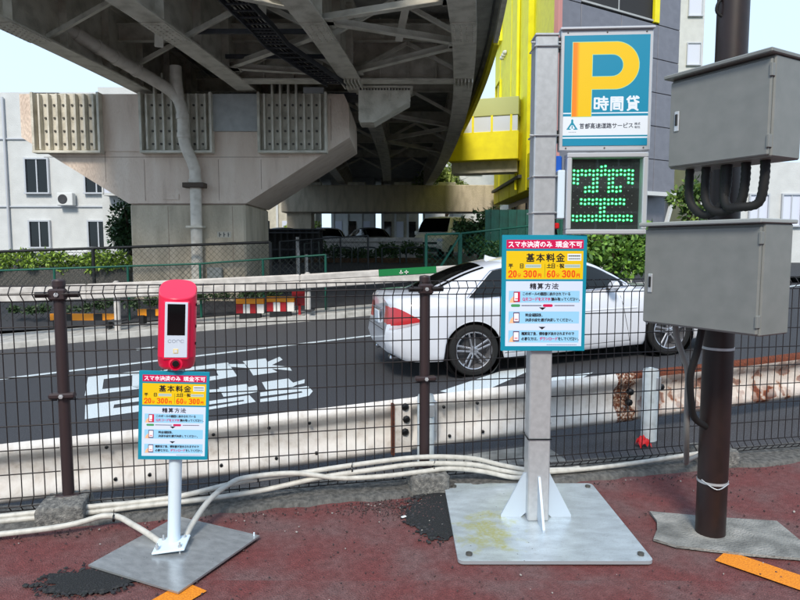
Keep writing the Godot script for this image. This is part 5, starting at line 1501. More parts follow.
func glass_row(x: float) -> Array:
	var c := slut(GC, x); var wb := slut(GB, x); var wr := slut(GR, x)
	var yr: float = max(c - 0.065, 0.885)
	return [Vector3(x, 0.88, wb), Vector3(x, lerpf(0.88, yr, 0.3), lerpf(wb, wr, 0.16)), Vector3(x, lerpf(0.88, yr, 0.6), lerpf(wb, wr, 0.42)), Vector3(x, lerpf(0.88, yr, 0.88), lerpf(wb, wr, 0.80)), Vector3(x, yr, wr), Vector3(x, lerpf(yr, c, 0.55), wr * 0.8), Vector3(x, lerpf(yr, c, 0.9), wr * 0.42), Vector3(x, c, 0)]

func glass_z(x: float, y: float) -> float:
	var r := glass_row(x)
	for i in 4:
		if y >= r[i].y and y <= r[i + 1].y + 0.0001 and r[i + 1].y > r[i].y:
			return lerpf(r[i].z, r[i + 1].z, (y - r[i].y) / (r[i + 1].y - r[i].y))
	return r[4].z

func mirror_row(r: Array) -> Array:
	var out := r.duplicate()
	for i in range(r.size() - 2, -1, -1): out.append(Vector3(r[i].x, r[i].y, -r[i].z))
	return out

func make_wheel(s: float) -> Node3D:
	var w := MeshInstance3D.new(); w.name = "wheel"
	var b := MB.new()
	var ax := Vector3(0, 0, s)
	b.lathe(Vector3.ZERO, ax, [[0.24, -0.18], [0.31, -0.19], [0.328, -0.17], [0.333, -0.1], [0.333, -0.03], [0.327, -0.005], [0.312, 0.008], [0.27, 0.012], [0.243, 0.004], [0.24, -0.02]], 48)
	w.mesh = b.mesh(); w.material_override = M.tyre
	b = MB.new()
	b.lathe(Vector3.ZERO, ax, [[0.243, 0.004], [0.238, 0.010], [0.228, 0.006], [0.220, -0.03], [0.20, -0.14]], 48)
	part("rim", b, M.alloy, w)
	b = MB.new()
	for k in 5:
		for e in [-0.11, 0.11]:
			var a := TAU * k / 5.0 + PI / 2.0 + 0.1; var d := Vector3(cos(a + e * 1.35), sin(a + e * 1.35), 0); var d0 := Vector3(cos(a + e * 4.0), sin(a + e * 4.0), 0)
			b.bar(d0 * 0.045 + ax * -0.012, d * 0.228 + ax * -0.002, 0.026, 0.02, ax, 0.006)
	part("spokes", b, M.alloy, w)
	b = MB.new(); b.lathe(Vector3.ZERO, ax, [[0.062, -0.04], [0.058, -0.006], [0.03, 0.0], [0.028, 0.006], [0.0, 0.008]], 24); part("hub", b, M.alloy, w)
	b = MB.new(); b.lathe(Vector3.ZERO, ax, [[0.22, -0.12], [0.16, -0.09], [0.0, -0.085]], 32); part("brake_disc", b, M.steel_dark, w)
	return w

func make_car(called: String, label: String, group: String, at: Transform3D, paint: Material, fine: bool) -> Node3D:
	var t := thing(called, label, "car", Vector3.ZERO, 0.0, group)
	t.transform = at
	var g := []
	var x := 0.0
	while x <= 4.9001:
		g.append(mirror_row(car_row(x)))
		x += 0.035
	var b := MB.new(); b.patch(g, Vector3.UP)
	for w in [[0, Vector3.LEFT], [g.size() - 1, Vector3.RIGHT]]:   # closed ends
		var r: Array = g[w[0]]; var m := r.size() - 1
		for i in range(0, 9): b.quad(r[i], r[i + 1], r[m - i - 1], r[m - i], w[1])
	part("body", b, paint, t)
	# underside and wheel arches
	b = MB.new(); b.box(Vector3(2.45, 0.30, 0), Vector3(4.3, 0.2, 1.2)); b.box(Vector3(2.5, 0.27, 0), Vector3(2.0, 0.13, 1.66))
	part("underside", b, M.black, t)
	for s in [-1.0, 1.0]:
		for a in AXLE:
			b = MB.new()
			b.lathe(Vector3(a, 0.335, s * 0.88), Vector3(0, 0, -s), [[0.371, 0.0], [0.40, 0.04], [0.40, 0.3], [0.0, 0.3]], 36)
			part("wheel_arch", b, M.black, t)
			var w := make_wheel(s); t.add_child(w, true); w.position = Vector3(a, 0.333, s * 0.872)
	# cabin
	g = []
	x = 0.42
	while x <= 3.6201:
		g.append(mirror_row(glass_row(x))); x += 0.05
	b = MB.new(); b.patch(g, Vector3.UP)
	part("roof", b, paint, t)
	for q in [[0.49, 1.40, "rear_window", M.glass_dark], [2.86, 3.54, "windscreen", M.glass_dark]]:
		g = []
		for i in 15:
			var xx := lerpf(q[0], q[1], i / 14.0)
			var c := slut(GC, xx); var wr := slut(GR, xx) * 0.95; var row := []
			var nrm := Vector3(-(slut(GC, xx + 0.01) - slut(GC, xx - 0.01)) / 0.02, 1, 0).normalized()
			for k in 9:
				var z := lerpf(-wr, wr, k / 8.0)
				row.append(Vector3(xx, c - 0.065 * pow(z / (wr / 0.95), 2.0) + 0.003, z) + nrm * 0.007)
			g.append(row)
		b = MB.new(); b.patch(g, Vector3.UP)
		part(q[2], b, q[3], t)
	for s in [-1.0, 1.0]:
		for q in [[1.10, 2.12, "side_window"], [2.20, 3.30, "side_window"]]:
			g = []
			for i in 17:
				var xx := lerpf(q[0], q[1], i / 16.0)
				var yl: float = 0.985; var yt: float = max(minf(slut(GC, xx) - 0.11, 0.99 + (xx - q[0]) * (0.85 if q[0] < 2.0 else 9.0)), 0.986)
				var row := []
				for k in 6:
					var y := lerpf(yl, yt, k / 5.0)
					row.append(Vector3(xx, y, s * (glass_z(xx, y) + 0.006)))
				g.append(row)
			b = MB.new(); b.patch(g, Vector3(0, 0, s))
			part(q[2], b, M.glass_side if fine else M.glass_dark, t)
		# chrome along the window line
		var pts := []
		for i in 24:
			var xx := lerpf(1.06, 3.36, i / 23.0)
			pts.append(Vector3(xx, 0.972, s * (glass_z(xx, 0.972) + 0.008)))
		ptube("window_trim", pts, 0.008, M.chrome, t, 6)
		pts = []
		for i in 30:
			var xx := lerpf(1.06, 3.36, i / 29.0)
			var y: float = max(minf(slut(GC, xx) - 0.10, 1.0 + (xx - 1.08) * 0.85), 0.975)
			pts.append(Vector3(xx, y, s * (glass_z(xx, y) + 0.008)))
		ptube("window_trim", pts, 0.007, M.chrome, t, 6)
		# tail lamp wrapping round the corner: a wedge pointing forward
		g = []
		for i in 18:
			var k0 := clampf((i - 5) / 12.0, 0.0, 1.0)
			var xx := 0.46 * k0; var row := []
			var yt := lerpf(0.955, 0.765, pow(k0, 1.5)); var yl := lerpf(0.715, 0.755, k0)
			for k in 5:
				var y := lerpf(yl, yt, k / 4.0)
				var p := Vector3(xx + lut([[0.62, 0.01], [0.72, 0.06], [0.95, 0.10]], y) * max(0.0, 1.0 - xx / 0.35), y, side_z(xx, y))
				if i < 5: p.z = lerpf(0.38, p.z, i / 5.0); p.x -= 0.007
				elif i == 5: p.z += 0.003; p.x -= 0.007
				else: p.z += 0.007; p.x -= 0.005 * (1.0 - k0)
				p.z *= s
				row.append(p)
			g.append(row)
		b = MB.new(); b.patch(g, Vector3(-0.5, 0, s))
		var tl := part("tail_lamp", b, M.tail_red, t)
		g = []
		for i in 10:
			var xx := lerpf(0.03, 0.42, i / 9.0); var row := []
			for k in 3:
				var y := lerpf(lerpf(0.665, 0.735, i / 9.0), lerpf(0.713, 0.752, i / 9.0), k / 2.0)
				row.append(Vector3(xx + lut([[0.62, 0.01], [0.72, 0.06], [0.95, 0.10]], y) * max(0.0, 1.0 - xx / 0.35) - 0.004, y, s * (side_z(xx, y) + 0.006)))
			g.append(row)
		b = MB.new(); b.patch(g, Vector3(0, 0, s))
		part("clear_lens", b, M.tail_clear, tl)
		if fine:
			# shut lines, handles, filler cap, mirrors, sill strip
			for q in [[1.50, 0.60, 1.56, 0.97], [2.16, 0.26, 2.16, 0.97], [3.28, 0.26, 3.16, 0.96]]:
				pts = []
				for i in 9:
					var xx := lerpf(q[0], q[2], i / 8.0); var y := lerpf(q[1], q[3], i / 8.0)
					pts.append(Vector3(xx, y, s * (side_z(xx, y) + 0.0005)))
				ptube("shut_line", pts, 0.0035, M.seam, t, 4)
			pts = []
			for i in 24:
				var xx := lerpf(1.5, 3.28, i / 23.0)
				pts.append(Vector3(xx, 0.27, s * (side_z(xx, 0.27) + 0.0005)))
			ptube("shut_line", pts, 0.0035, M.seam, t, 4)
			for xx in [1.62, 2.40]:
				pbox("door_handle", Vector3(xx, 0.83, s * (side_z(xx, 0.83) + 0.018)), Vector3(0.22, 0.03, 0.03), M.chrome, t, 0.01)
			ptube("crease", [Vector3(1.5, 0.74, s * (side_z(1.5, 0.74) - 0.004)), Vector3(2.4, 0.72, s * (side_z(2.4, 0.72) - 0.004)), Vector3(3.4, 0.70, s * (side_z(3.4, 0.70) - 0.004))], 0.012, paint, t, 6)
			var mi := pbox("mirror", Vector3(3.02, 1.02, s * 0.98), Vector3(0.11, 0.13, 0.2), paint, t, 0.045)
			pbox("mirror_stalk", Vector3(3.04, 0.97, s * 0.85), Vector3(0.05, 0.03, 0.12), M.black, mi)
			pbox("mud_flap", Vector3(0.72, 0.30, s * 0.74), Vector3(0.02, 0.14, 0.2), M.black, t)
	if fine:
		pbox("number_plate", Vector3(0.035, 0.78, 0), Vector3(0.02, 0.165, 0.33), M.pale_panel, t, 0.004)
		pbox("plate_trim", Vector3(0.05, 0.885, 0), Vector3(0.03, 0.025, 0.56), M.chrome, t, 0.008)
		b = MB.new(); b.prism(Vector3(1.62, 1.425, -0.012), Vector3.RIGHT, Vector3.UP, PackedVector2Array([Vector2(-0.02, -0.02), Vector2(0.2, 0.015), Vector2(0.06, 0.05), Vector2(0.0, 0.075)]), 0.024)
		part("antenna_fin", b, paint, t)
		for s in [-1.0, 1.0]:
			pbox("exhaust", Vector3(0.14, 0.29, s * 0.5), Vector3(0.14, 0.06, 0.16), M.chrome, t, 0.02)
			pbox("headlight", Vector3(4.62, 0.62, s * 0.70), Vector3(0.28, 0.12, 0.14), M.pale_glass, t, 0.04, Basis(Vector3.UP, s * 0.5))
		b = MB.new(); b.bar(Vector3(0.01, 0.655, -0.55), Vector3(0.01, 0.655, 0.55), 0.006, 0.006); part("bumper_line", b, M.seam, t)
	return t


func white_car() -> void:
	var x := (UD + Vector3(0, GRADE, 0)).normalized()
	var z := -VD; var y := z.cross(x).normalized(); z = x.cross(y)
	make_car("white_sedan", "white saloon car on the road behind the mesh fence", "", Transform3D(Basis(x, y, z), rd(0.57, 4.67, 0.009)), M.paint_white, true)

# ---------------------------------------------------------------- car park furniture
const FREE := [".......##.......", "################", "################", "##...##..##...##", "##...##..##...##", "...####..####...", "...####..####...", "................", "..############..", "..############..", ".......##.......", ".......##.......", "################", "################"]

func sign_pole() -> void:
	var px := 0.722; var pz := -3.19
	var t := thing("sign_pole", "square galvanised steel pole with four fins on a wide base plate", "pole", Vector3(px, 0, pz))
	pbox("shaft", Vector3(0, 1.25, 0), Vector3(0.112, 2.46, 0.112), M.galv, t, 0.006)
	pbox("cap", Vector3(0, 2.486, 0), Vector3(0.118, 0.012, 0.118), M.galv, t, 0.003)
	var b := MB.new()
	var pv := PackedVector2Array()   # plate with rounded corners
	for c in [[0.42, 0.44, 0.0], [-0.42, 0.44, 1.0], [-0.42, -0.44, 2.0], [0.42, -0.44, 3.0]]:
		for k in 5:
			var a: float = (c[2] + k / 4.0) * PI / 2
			pv.append(Vector2(c[0] + cos(a) * 0.028, c[1] + sin(a) * 0.028))
	b.prism(Vector3(-0.008, 0.004, 0.0), Vector3.RIGHT, Vector3.FORWARD, pv, 0.016, true)
	var pl := part("base_plate", b, M.galv_plate, t)
	for q in [[-0.40, 0.41], [0.40, 0.41], [-0.40, -0.41], [0.40, -0.41]]:
		b = MB.new(); b.lathe(Vector3(q[0], 0.02, q[1]), Vector3.UP, [[0.016, 0.0], [0.016, 0.01], [0.0, 0.014]], 8); part("bolt", b, M.bolt, pl)
	for k in 4:
		var a := k * PI / 2
		var d := Vector3(cos(a), 0, sin(a)); var s := d.cross(Vector3.UP)
		b = MB.new()
		b.prism(d * 0.056 + Vector3(0, 0.0205, 0) - s * 0.006, d, Vector3.UP, PackedVector2Array([Vector2(0.025, 0), Vector2(0.13, 0), Vector2(0.13, 0.012), Vector2(0.012, 0.24), Vector2(0, 0.24), Vector2(0, 0.025)]), 0.012)
		part("fin", b, M.fin_zinc, t)
	for y in [2.43, 2.0, 1.80, 1.62, 0.46]:
		var m: Material = M.galv if y > 1.0 else M.black
		var r := 0.004
		ptube("strap", [Vector3(-0.06, y, 0.062), Vector3(0.06, y, 0.062), Vector3(0.062, y, -0.06), Vector3(-0.062, y, -0.06), Vector3(-0.06, y, 0.062)], r, m, t, 6)
	# hanging plate and control strip beside the pole
	pbox("bracket_strip", Vector3(0.082, 1.71, 0.04), Vector3(0.036, 0.24, 0.05), M.white_steel, t, 0.004)
	pbox("cable_box", Vector3(0.075, 1.86, 0.0), Vector3(0.035, 0.09, 0.05), flat_mat(Color(0.05, 0.33, 0.72), 0.4), t, 0.006)
	pbox("red_plug", Vector3(0.07, 1.555, 0.03), Vector3(0.022, 0.03, 0.03), flat_mat(Color(0.75, 0.05, 0.07), 0.4), t, 0.005)
	ptube("lead", smooth([Vector3(0.072, 1.9, -0.03), Vector3(0.075, 1.7, -0.035), Vector3(0.07, 1.56, 0.0), Vector3(0.085, 1.48, 0.0)]), 0.006, M.rubber, t, 6)
	# blue parking sign
	var sg := thing("parking_sign", "blue sign with a big yellow letter P on the galvanised pole", "sign", Vector3(1.018, 1.93, -3.15), -0.06)
	pbox("sign_box", Vector3(0, 0.29, -0.02), Vector3(0.446, 0.585, 0.05), M.frame_silver, sg, 0.004)
	pbox("top_cap", Vector3(0, 0.587, -0.015), Vector3(0.456, 0.012, 0.07), M.frame_silver, sg, 0.003)
	b = MB.new(); b.quad(Vector3(-0.207, 0.555, 0.008), Vector3(0.207, 0.555, 0.008), Vector3(0.207, 0.022, 0.008), Vector3(-0.207, 0.022, 0.008), Vector3.BACK, true)
	part("sign_face", b, M.parking, sg)
	for q in [[-0.19, 0.57], [0.0, 0.57], [0.19, 0.57], [-0.19, 0.011], [0.0, 0.011], [0.19, 0.011]]:
		b = MB.new(); b.lathe(Vector3(q[0], q[1], 0.005), Vector3.BACK, [[0.004, 0.0], [0.004, 0.003], [0.0, 0.004]], 8); part("screw", b, M.bolt, sg)
	for y in [0.52, 0.07]:
		pbox("mounting_bracket", Vector3(-0.232, y, -0.03), Vector3(0.022, 0.06, 0.06), M.black, sg, 0.004)
		ptube("clamp_bolt", [Vector3(-0.37, y + 0.005, 0.012), Vector3(-0.225, y + 0.005, 0.004)], 0.005, M.galv, sg, 6)
	# full / free display of green lamps behind a glass pane
	var ld := thing("led_display", "dot matrix display with green lit lamps below the parking sign", "display", Vector3(1.022, 1.512, -3.13), -0.06)
	pbox("case", Vector3(0, 0.2, -0.045), Vector3(0.378, 0.39, 0.05), M.black, ld)
	for q in [[Vector3(0, 0.387, 0), Vector3(0.392, 0.024, 0.08)], [Vector3(0, 0.012, 0), Vector3(0.392, 0.024, 0.08)], [Vector3(-0.184, 0.2, 0), Vector3(0.024, 0.351, 0.08)], [Vector3(0.184, 0.2, 0), Vector3(0.024, 0.351, 0.08)]]:
		pbox("frame", q[0], q[1], M.frame_silver, ld, 0.004)
	var lit := flat_mat(Color(0.1, 0.5, 0.3), 0.3); lit.emission_enabled = true; lit.emission = Color(0.30, 1.0, 0.55); lit.emission_energy_multiplier = 2.6
	var off := flat_mat(Color(0.35, 0.38, 0.38), 0.3)
	var bl := MB.new(); var bo := MB.new(); var bh := MB.new()
	for r in FREE.size():
		for c in 16:
			var p := Vector3(-0.150 + c * 0.0192, 0.338 - r * 0.0205 + (0.0015 if c % 2 == 0 else -0.0015), -0.018)
			if FREE[r][c] == "#":
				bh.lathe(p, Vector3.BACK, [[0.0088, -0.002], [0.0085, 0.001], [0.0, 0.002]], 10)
				bl.lathe(p, Vector3.BACK, [[0.0052, 0.0], [0.0046, 0.004], [0.0, 0.006]], 8)
			elif (r + c) % 2 == 0: bo.lathe(p, Vector3.BACK, [[0.0032, 0.0], [0.0026, 0.003], [0.0, 0.004]], 6)
	var halo := flat_mat(Color(0.02, 0.22, 0.10), 0.4); halo.emission_enabled = true; halo.emission = Color(0.0, 0.55, 0.24); halo.emission_energy_multiplier = 0.45  # larger glowing discs added behind the lamps, imitating their green halo
	var lh := part("led_halo_discs", bh, halo, ld); lh.set_meta("kind", "stuff")
	var lm := part("led_lamps_lit", bl, lit, ld); lm.set_meta("kind", "stuff")
	var lo := part("led_lamps_unlit", bo, off, ld); lo.set_meta("kind", "stuff")
	var gl := StandardMaterial3D.new(); gl.albedo_color = Color(0.4, 0.45, 0.45, 0.05); gl.transparency = BaseMaterial3D.TRANSPARENCY_ALPHA; gl.roughness = 0.02
	pbox("glass_pane", Vector3(0, 0.2, 0.012), Vector3(0.343, 0.35, 0.004), gl, ld)
	# fee board on the pole
	var fb := thing("fee_board", "larger teal framed parking fee board fixed to the galvanised pole", "notice board", Vector3(0.722, 0.925, -3.118), 0.0)
	pbox("backing", Vector3(0, 0.292, 0), Vector3(0.424, 0.584, 0.014), M.teal, fb, 0.003)
	b = MB.new(); b.quad(Vector3(-0.2115, 0.5835, 0.0085), Vector3(0.2115, 0.5835, 0.0085), Vector3(0.2115, 0.0005, 0.0085), Vector3(-0.2115, 0.0005, 0.0085), Vector3.BACK, true)
	part("printed_sheet", b, M.poster, fb)

func payment_post() -> void:
	var t := thing("payment_post", "white tube post carrying the red terminal, leaning on a square steel plate", "post", Vector3(-1.083, 0, -2.86))
	var lean := Basis(Vector3.BACK, -0.05)
	var b := MB.new()
	var pb := Basis(Vector3.UP, -0.43) * Basis(Vector3.RIGHT, 0.012)
	b.prism(Vector3(0.03, 0.012, 0.03), pb.x, -pb.z, PackedVector2Array([Vector2(-0.2675, -0.2725), Vector2(0.2675, -0.2725), Vector2(0.2675, 0.2725), Vector2(-0.2675, 0.2725)]), 0.009, true)
	var pl := part("ground_plate", b, M.dull_plate, t)
	b = MB.new(); b.tube([Vector3(0, 0.03, 0), lean * Vector3(0, 0.95, 0)], 0.0295, 24); part("tube", b, M.white_steel, t)
	var ft := pbox("foot_plate", Vector3(0.0, 0.045, 0.03), Vector3(0.150, 0.01, 0.125), M.white_steel, t, 0.003, Basis(Vector3.UP, 0.10) * Basis(Vector3.RIGHT, 0.10) * Basis(Vector3.BACK, 0.10))
	for q in [[-0.05, 0.075], [0.052, 0.065], [-0.052, -0.01], [0.05, -0.012]]:
		b = MB.new(); b.lathe(Vector3(q[0], 0.02, q[1]), Vector3.UP, [[0.005, 0.0], [0.005, 0.03], [0.009, 0.03], [0.009, 0.038], [0.005, 0.038], [0.005, 0.052], [0.0, 0.054]], 8); part("bolt", b, M.galv, ft)
	b = MB.new(); b.lathe(Vector3(0.36, 0.01, -0.105), Vector3.UP, [[0.005, 0.0], [0.004, 0.03], [0.0, 0.031]], 8); part("lifting_pin", b, M.white_steel, pl)
	# the red terminal: an oval column cut off at a slant
	var dv := thing("payment_terminal", "bright pinkish red payment terminal with a dark screen on the white post", "payment terminal", Vector3(-1.083, 0, -2.86) + lean * Vector3(0, 0.89, 0.012))
	dv.basis = lean * Basis(Vector3.UP, 0.27)
	var g := []; var n := 48
	var rows := [[0.0, 0.55], [0.004, 0.8], [0.015, 0.93], [0.035, 0.985], [0.06, 1.0], [0.2, 1.0], [0.30, 1.0]]
	for r in rows:
		var row := []
		for k in n + 1:
			var a := TAU * k / n
			var cx := cos(a); var sz := sin(a)
			var x: float = signf(cx) * pow(abs(cx), 0.8) * 0.083 * r[1]; var z: float = signf(sz) * pow(abs(sz), 0.8) * 0.07 * r[1]
			row.append(Vector3(x, r[0], z))
		g.append(row)
	var rim := []; var rim2 := []
	for k in n + 1:
		var p: Vector3 = g[-1][k]
		rim.append(Vector3(p.x, 0.364 - p.z * 0.55, p.z)); rim2.append(Vector3(p.x * 0.955, 0.369 - p.z * 0.55, p.z * 0.955))
	g.append(rim); g.append(rim2)
	b = MB.new(); b.patch(g, Vector3.UP, false)
	b = MB.new()
	for i in g.size() - 1:
		for k in n:
			var a: Vector3 = g[i][k]; var e: Vector3 = g[i][k + 1]; var c: Vector3 = g[i + 1][k + 1]; var d: Vector3 = g[i + 1][k]
			var na := Vector3(a.x / 0.083, 0.0, a.z / 0.07).normalized(); var ne := Vector3(e.x / 0.083, 0.0, e.z / 0.07).normalized()
			var tilt := -0.9 if i < 2 else (-0.4 if i < 4 else (0.6 if i == g.size() - 2 else 0.0))
			na = (na + Vector3(0, tilt, 0)).normalized(); ne = (ne + Vector3(0, tilt, 0)).normalized()
			b.tri3(a, e, c, na, ne, ne); b.tri3(a, c, d, na, ne, na)
	var up := Vector3(0, 1, 0.55).normalized()
	for k in n:
		b.tri(Vector3(0, 0.369, 0), rim2[k], rim2[k + 1], up)
		b.tri(Vector3(0, 0.0, 0), g[0][k], g[0][k + 1], Vector3.DOWN)
	part("housing", b, M.pink_red, dv)
	# front panel, screen, maker's mark, reader window and camera eye
	pbox("bezel", Vector3(0, 0.185, 0.066), Vector3(0.112, 0.268, 0.014), M.pink_red, dv, 0.005)
	pbox("front_panel", Vector3(0, 0.188, 0.0725), Vector3(0.098, 0.252, 0.006), M.pale_panel, dv, 0.002)
	pbox("screen", Vector3(0, 0.235, 0.0755), Vector3(0.076, 0.142, 0.003), M.screen, dv, 0.001)
	var mk := MB.new()
	for k in 4:   # the rounded dotted maker's mark
		var c := Vector3(-0.027 + k * 0.018, 0.138, 0.0765)
		for j in 10:
			if (k == 0 or k == 3) and j == 0: continue
			if k == 2 and j > 6: continue
			var a := TAU * j / 10.0
			mk.lathe(c + Vector3(cos(a), sin(a), 0) * 0.0068, Vector3.BACK, [[0.0013, 0.0], [0.0013, 0.0006], [0.0, 0.0007]], 6)
	part("maker_mark", mk, flat_mat(Color(0.45, 0.48, 0.55), 0.5), dv)
	pbox("reader_window", Vector3(0, 0.092, 0.0755), Vector3(0.022, 0.022, 0.004), flat_mat(Color(0.86, 0.78, 0.55), 0.3), dv, 0.002)
	pbox("reader_inset", Vector3(0, 0.092, 0.0775), Vector3(0.013, 0.013, 0.002), M.white_plastic, dv)
	b = MB.new(); b.lathe(Vector3(0, 0.032, 0.066), Vector3.BACK, [[0.034, -0.02], [0.03, 0.004], [0.022, 0.006]], 24); part("eye_surround", b, M.pink_red, dv)
	b = MB.new(); b.lathe(Vector3(0, 0.034, 0.0715), Vector3.BACK, [[0.0, 0.0], [0.013, 0.0], [0.015, 0.002], [0.013, 0.004], [0.0, 0.004]], 20); part("camera_eye", b, M.black, dv)
	for y in [0.12, 0.2, 0.3]:
		pbox("side_clip", Vector3(0.083, y, 0.02), Vector3(0.004, 0.012, 0.016), M.black, dv)
	# fee board below it
	var fb := thing("small_fee_board", "smaller teal framed parking fee board below the red terminal", "notice board", Vector3(-1.083, 0, -2.86) + lean * Vector3(0.003, 0.465, 0.042))
	fb.basis = lean * Basis(Vector3.UP, 0.12)
	pbox("backing", Vector3(0, 0.208, 0), Vector3(0.312, 0.416, 0.012), M.teal, fb, 0.003)
	b = MB.new(); b.quad(Vector3(-0.1555, 0.4155, 0.0075), Vector3(0.1555, 0.4155, 0.0075), Vector3(0.1555, 0.0005, 0.0075), Vector3(-0.1555, 0.0005, 0.0075), Vector3.BACK, true)
	part("printed_sheet", b, M.poster, fb)

func cabinets() -> void:
	var d := Vector3(0.49, 0, 0.87).normalized(); var nn := Vector3(-0.87, 0, 0.49).normalized()
	var fb := Basis(d, Vector3.UP, nn)
	var p := Vector3(1.165, 0, -2.95)
	var t := thing("dark_pole", "dark brown steel pole standing on a concrete patch, carrying the grey cabinets", "pole", Vector3(1.565, 0, -3.02))
	ptube("shaft", [Vector3(0, -0.05, 0), Vector3(0, 3.4, 0)], 0.07, M.dark_pole, t, 28)
	for y in [0.28, 0.95]:
		ptube("wire_band", [Vector3(0, y, 0), Vector3(0, y + 0.012, 0)], 0.0725, M.galv, t, 28)
	ptube("loose_wire", smooth([Vector3(-0.07, 0.3, 0.03), Vector3(-0.02, 0.27, 0.085), Vector3(0.05, 0.29, 0.06)]), 0.003, M.galv, t, 5)
	for y in [1.3, 1.95]:
		pbox("mount", Vector3(-0.08, y, 0.05), Vector3(0.1, 0.06, 0.24), M.galv, t, 0.004, fb)
	for q in [["upper_cabinet", "upper grey steel electrical cabinet on the dark pole, above the black conduits", 0.11, 1.80, 0.39, 0.46], ["lower_cabinet", "lower grey steel electrical cabinet on the dark pole, with a pale top edge", 0.0, 1.09, 0.455, 0.56]]:
		var c := thing(q[0], q[1], "cabinet", p + d * float(q[2]) + Vector3(0, q[3], 0))
		var w: float = q[5]; var h: float = q[4]; var dep := 0.20
		pbox("case", d * w * 0.5 + Vector3(0, h * 0.5, 0) - nn * dep * 0.5, Vector3(w, h, dep), M.cab, c, 0.006, fb)
		pbox("door", d * w * 0.5 + Vector3(0, h * 0.5 - 0.004, 0) + nn * 0.008, Vector3(w - 0.012, h - 0.02, 0.016), M.cab, c, 0.005, fb)
		pbox("roof_lip", d * (w * 0.5) + Vector3(0, h + 0.008, 0) - nn * (dep * 0.5 - 0.015), Vector3(w + 0.02, 0.018, dep + 0.06), M.cab_light if q[0] == "lower_cabinet" else M.cab, c, 0.004, fb)
		var hb := pbox("handle_plate", d * 0.045 + Vector3(0, h * 0.52 if q[0] == "upper_cabinet" else h * 0.42, 0) + nn * 0.018, Vector3(0.024, 0.088, 0.006), M.galv, c, 0.003, fb)
		pbox("handle", d * 0.045 + Vector3(0, (h * 0.52 if q[0] == "upper_cabinet" else h * 0.42) + 0.006, 0) + nn * 0.023, Vector3(0.011, 0.05, 0.006), M.black, hb, 0.002, fb)
		for y in [0.06, h - 0.06]:
			pbox("hinge", d * (w - 0.006) + Vector3(0, y, 0) + nn * 0.01, Vector3(0.012, 0.05, 0.024), M.cab, c, 0.002, fb)
	# black corrugated conduits looping between the cabinets
	var loops := [[0.16, 0.34, 1.575], [0.24, 0.42, 1.585], [0.33, 0.50, 1.60]]
	for i in 3:
		var q: Array = loops[i]
		var base := p - nn * 0.08
		var pts := smooth([base + d * q[0] + Vector3(0, 1.81, 0), base + d * q[0] + Vector3(0, 1.68, 0), base + d * (q[0] + 0.03) + Vector3(0, 1.62, 0) + nn * 0.01 * i, base + d * ((q[0] + q[1]) * 0.5) + Vector3(0, q[2] + 0.015, 0) + nn * 0.012 * i, base + d * (q[1] - 0.02) + Vector3(0, 1.63, 0), base + d * q[1] + Vector3(0, 1.72, 0), base + d * q[1] + Vector3(0, 1.81, 0)], 9)
		var rr := []
		for k in pts.size(): rr.append(0.0195 if k % 2 == 0 else 0.0175)
		var b := MB.new(); b.tube(pts, rr, 12)
		solo("corrugated_conduit", b, M.rubber, "black corrugated conduit looping under the upper cabinet", "conduit", "conduits between the cabinets")
	# grey conduit dropping from the lower cabinet beside the pole
	var c0 := p + d * 0.10 - nn * 0.10
	var b := MB.new(); b.tube(smooth([c0 + Vector3(0, 1.10, 0), c0 + Vector3(0.01, 1.02, 0), c0 + Vector3(0.075, 0.86, -0.02), c0 + Vector3(0.085, 0.74, -0.03), c0 + Vector3(0.12, 0.52, -0.10), c0 + Vector3(0.245, 0.30, -0.35), c0 + Vector3(0.42, 0.17, -0.72), c0 + Vector3(0.66, 0.115, -1.01)], 6), 0.014, 12)
	solo("grey_conduit", b, flat_mat(Color(0.45, 0.45, 0.44), 0.5), "grey flexible conduit hanging from the lower cabinet down beside the dark pole", "conduit")
	b = MB.new(); b.tube(smooth([c0 + d * 0.14 + Vector3(0, 1.10, 0), c0 + d * 0.12 + Vector3(0, 0.98, 0), c0 + d * 0.09 + Vector3(0, 0.86, 0), c0 + d * 0.08 + Vector3(0.03, 0.74, -0.03), c0 + d * 0.06 + Vector3(0.10, 0.62, -0.09), c0 + d * 0.05 + Vector3(0.22, 0.55, -0.14)], 6), 0.016, 12)
	solo("black_conduit", b, M.rubber, "short black conduit curling round the dark pole below the cabinets", "conduit")
	# two curled black cables overhead
	b = MB.new(); b.tube(smooth([Vector3(1.62, 2.62, -3.05), Vector3(1.50, 2.60, -3.0), Vector3(1.48, 2.54, -3.0), Vector3(1.56, 2.50, -3.0), Vector3(1.63, 2.53, -3.04)], 6), 0.007, 8)
	solo("overhead_cable", b, M.rubber, "black cable curled round the dark pole above the cabinets", "cable")

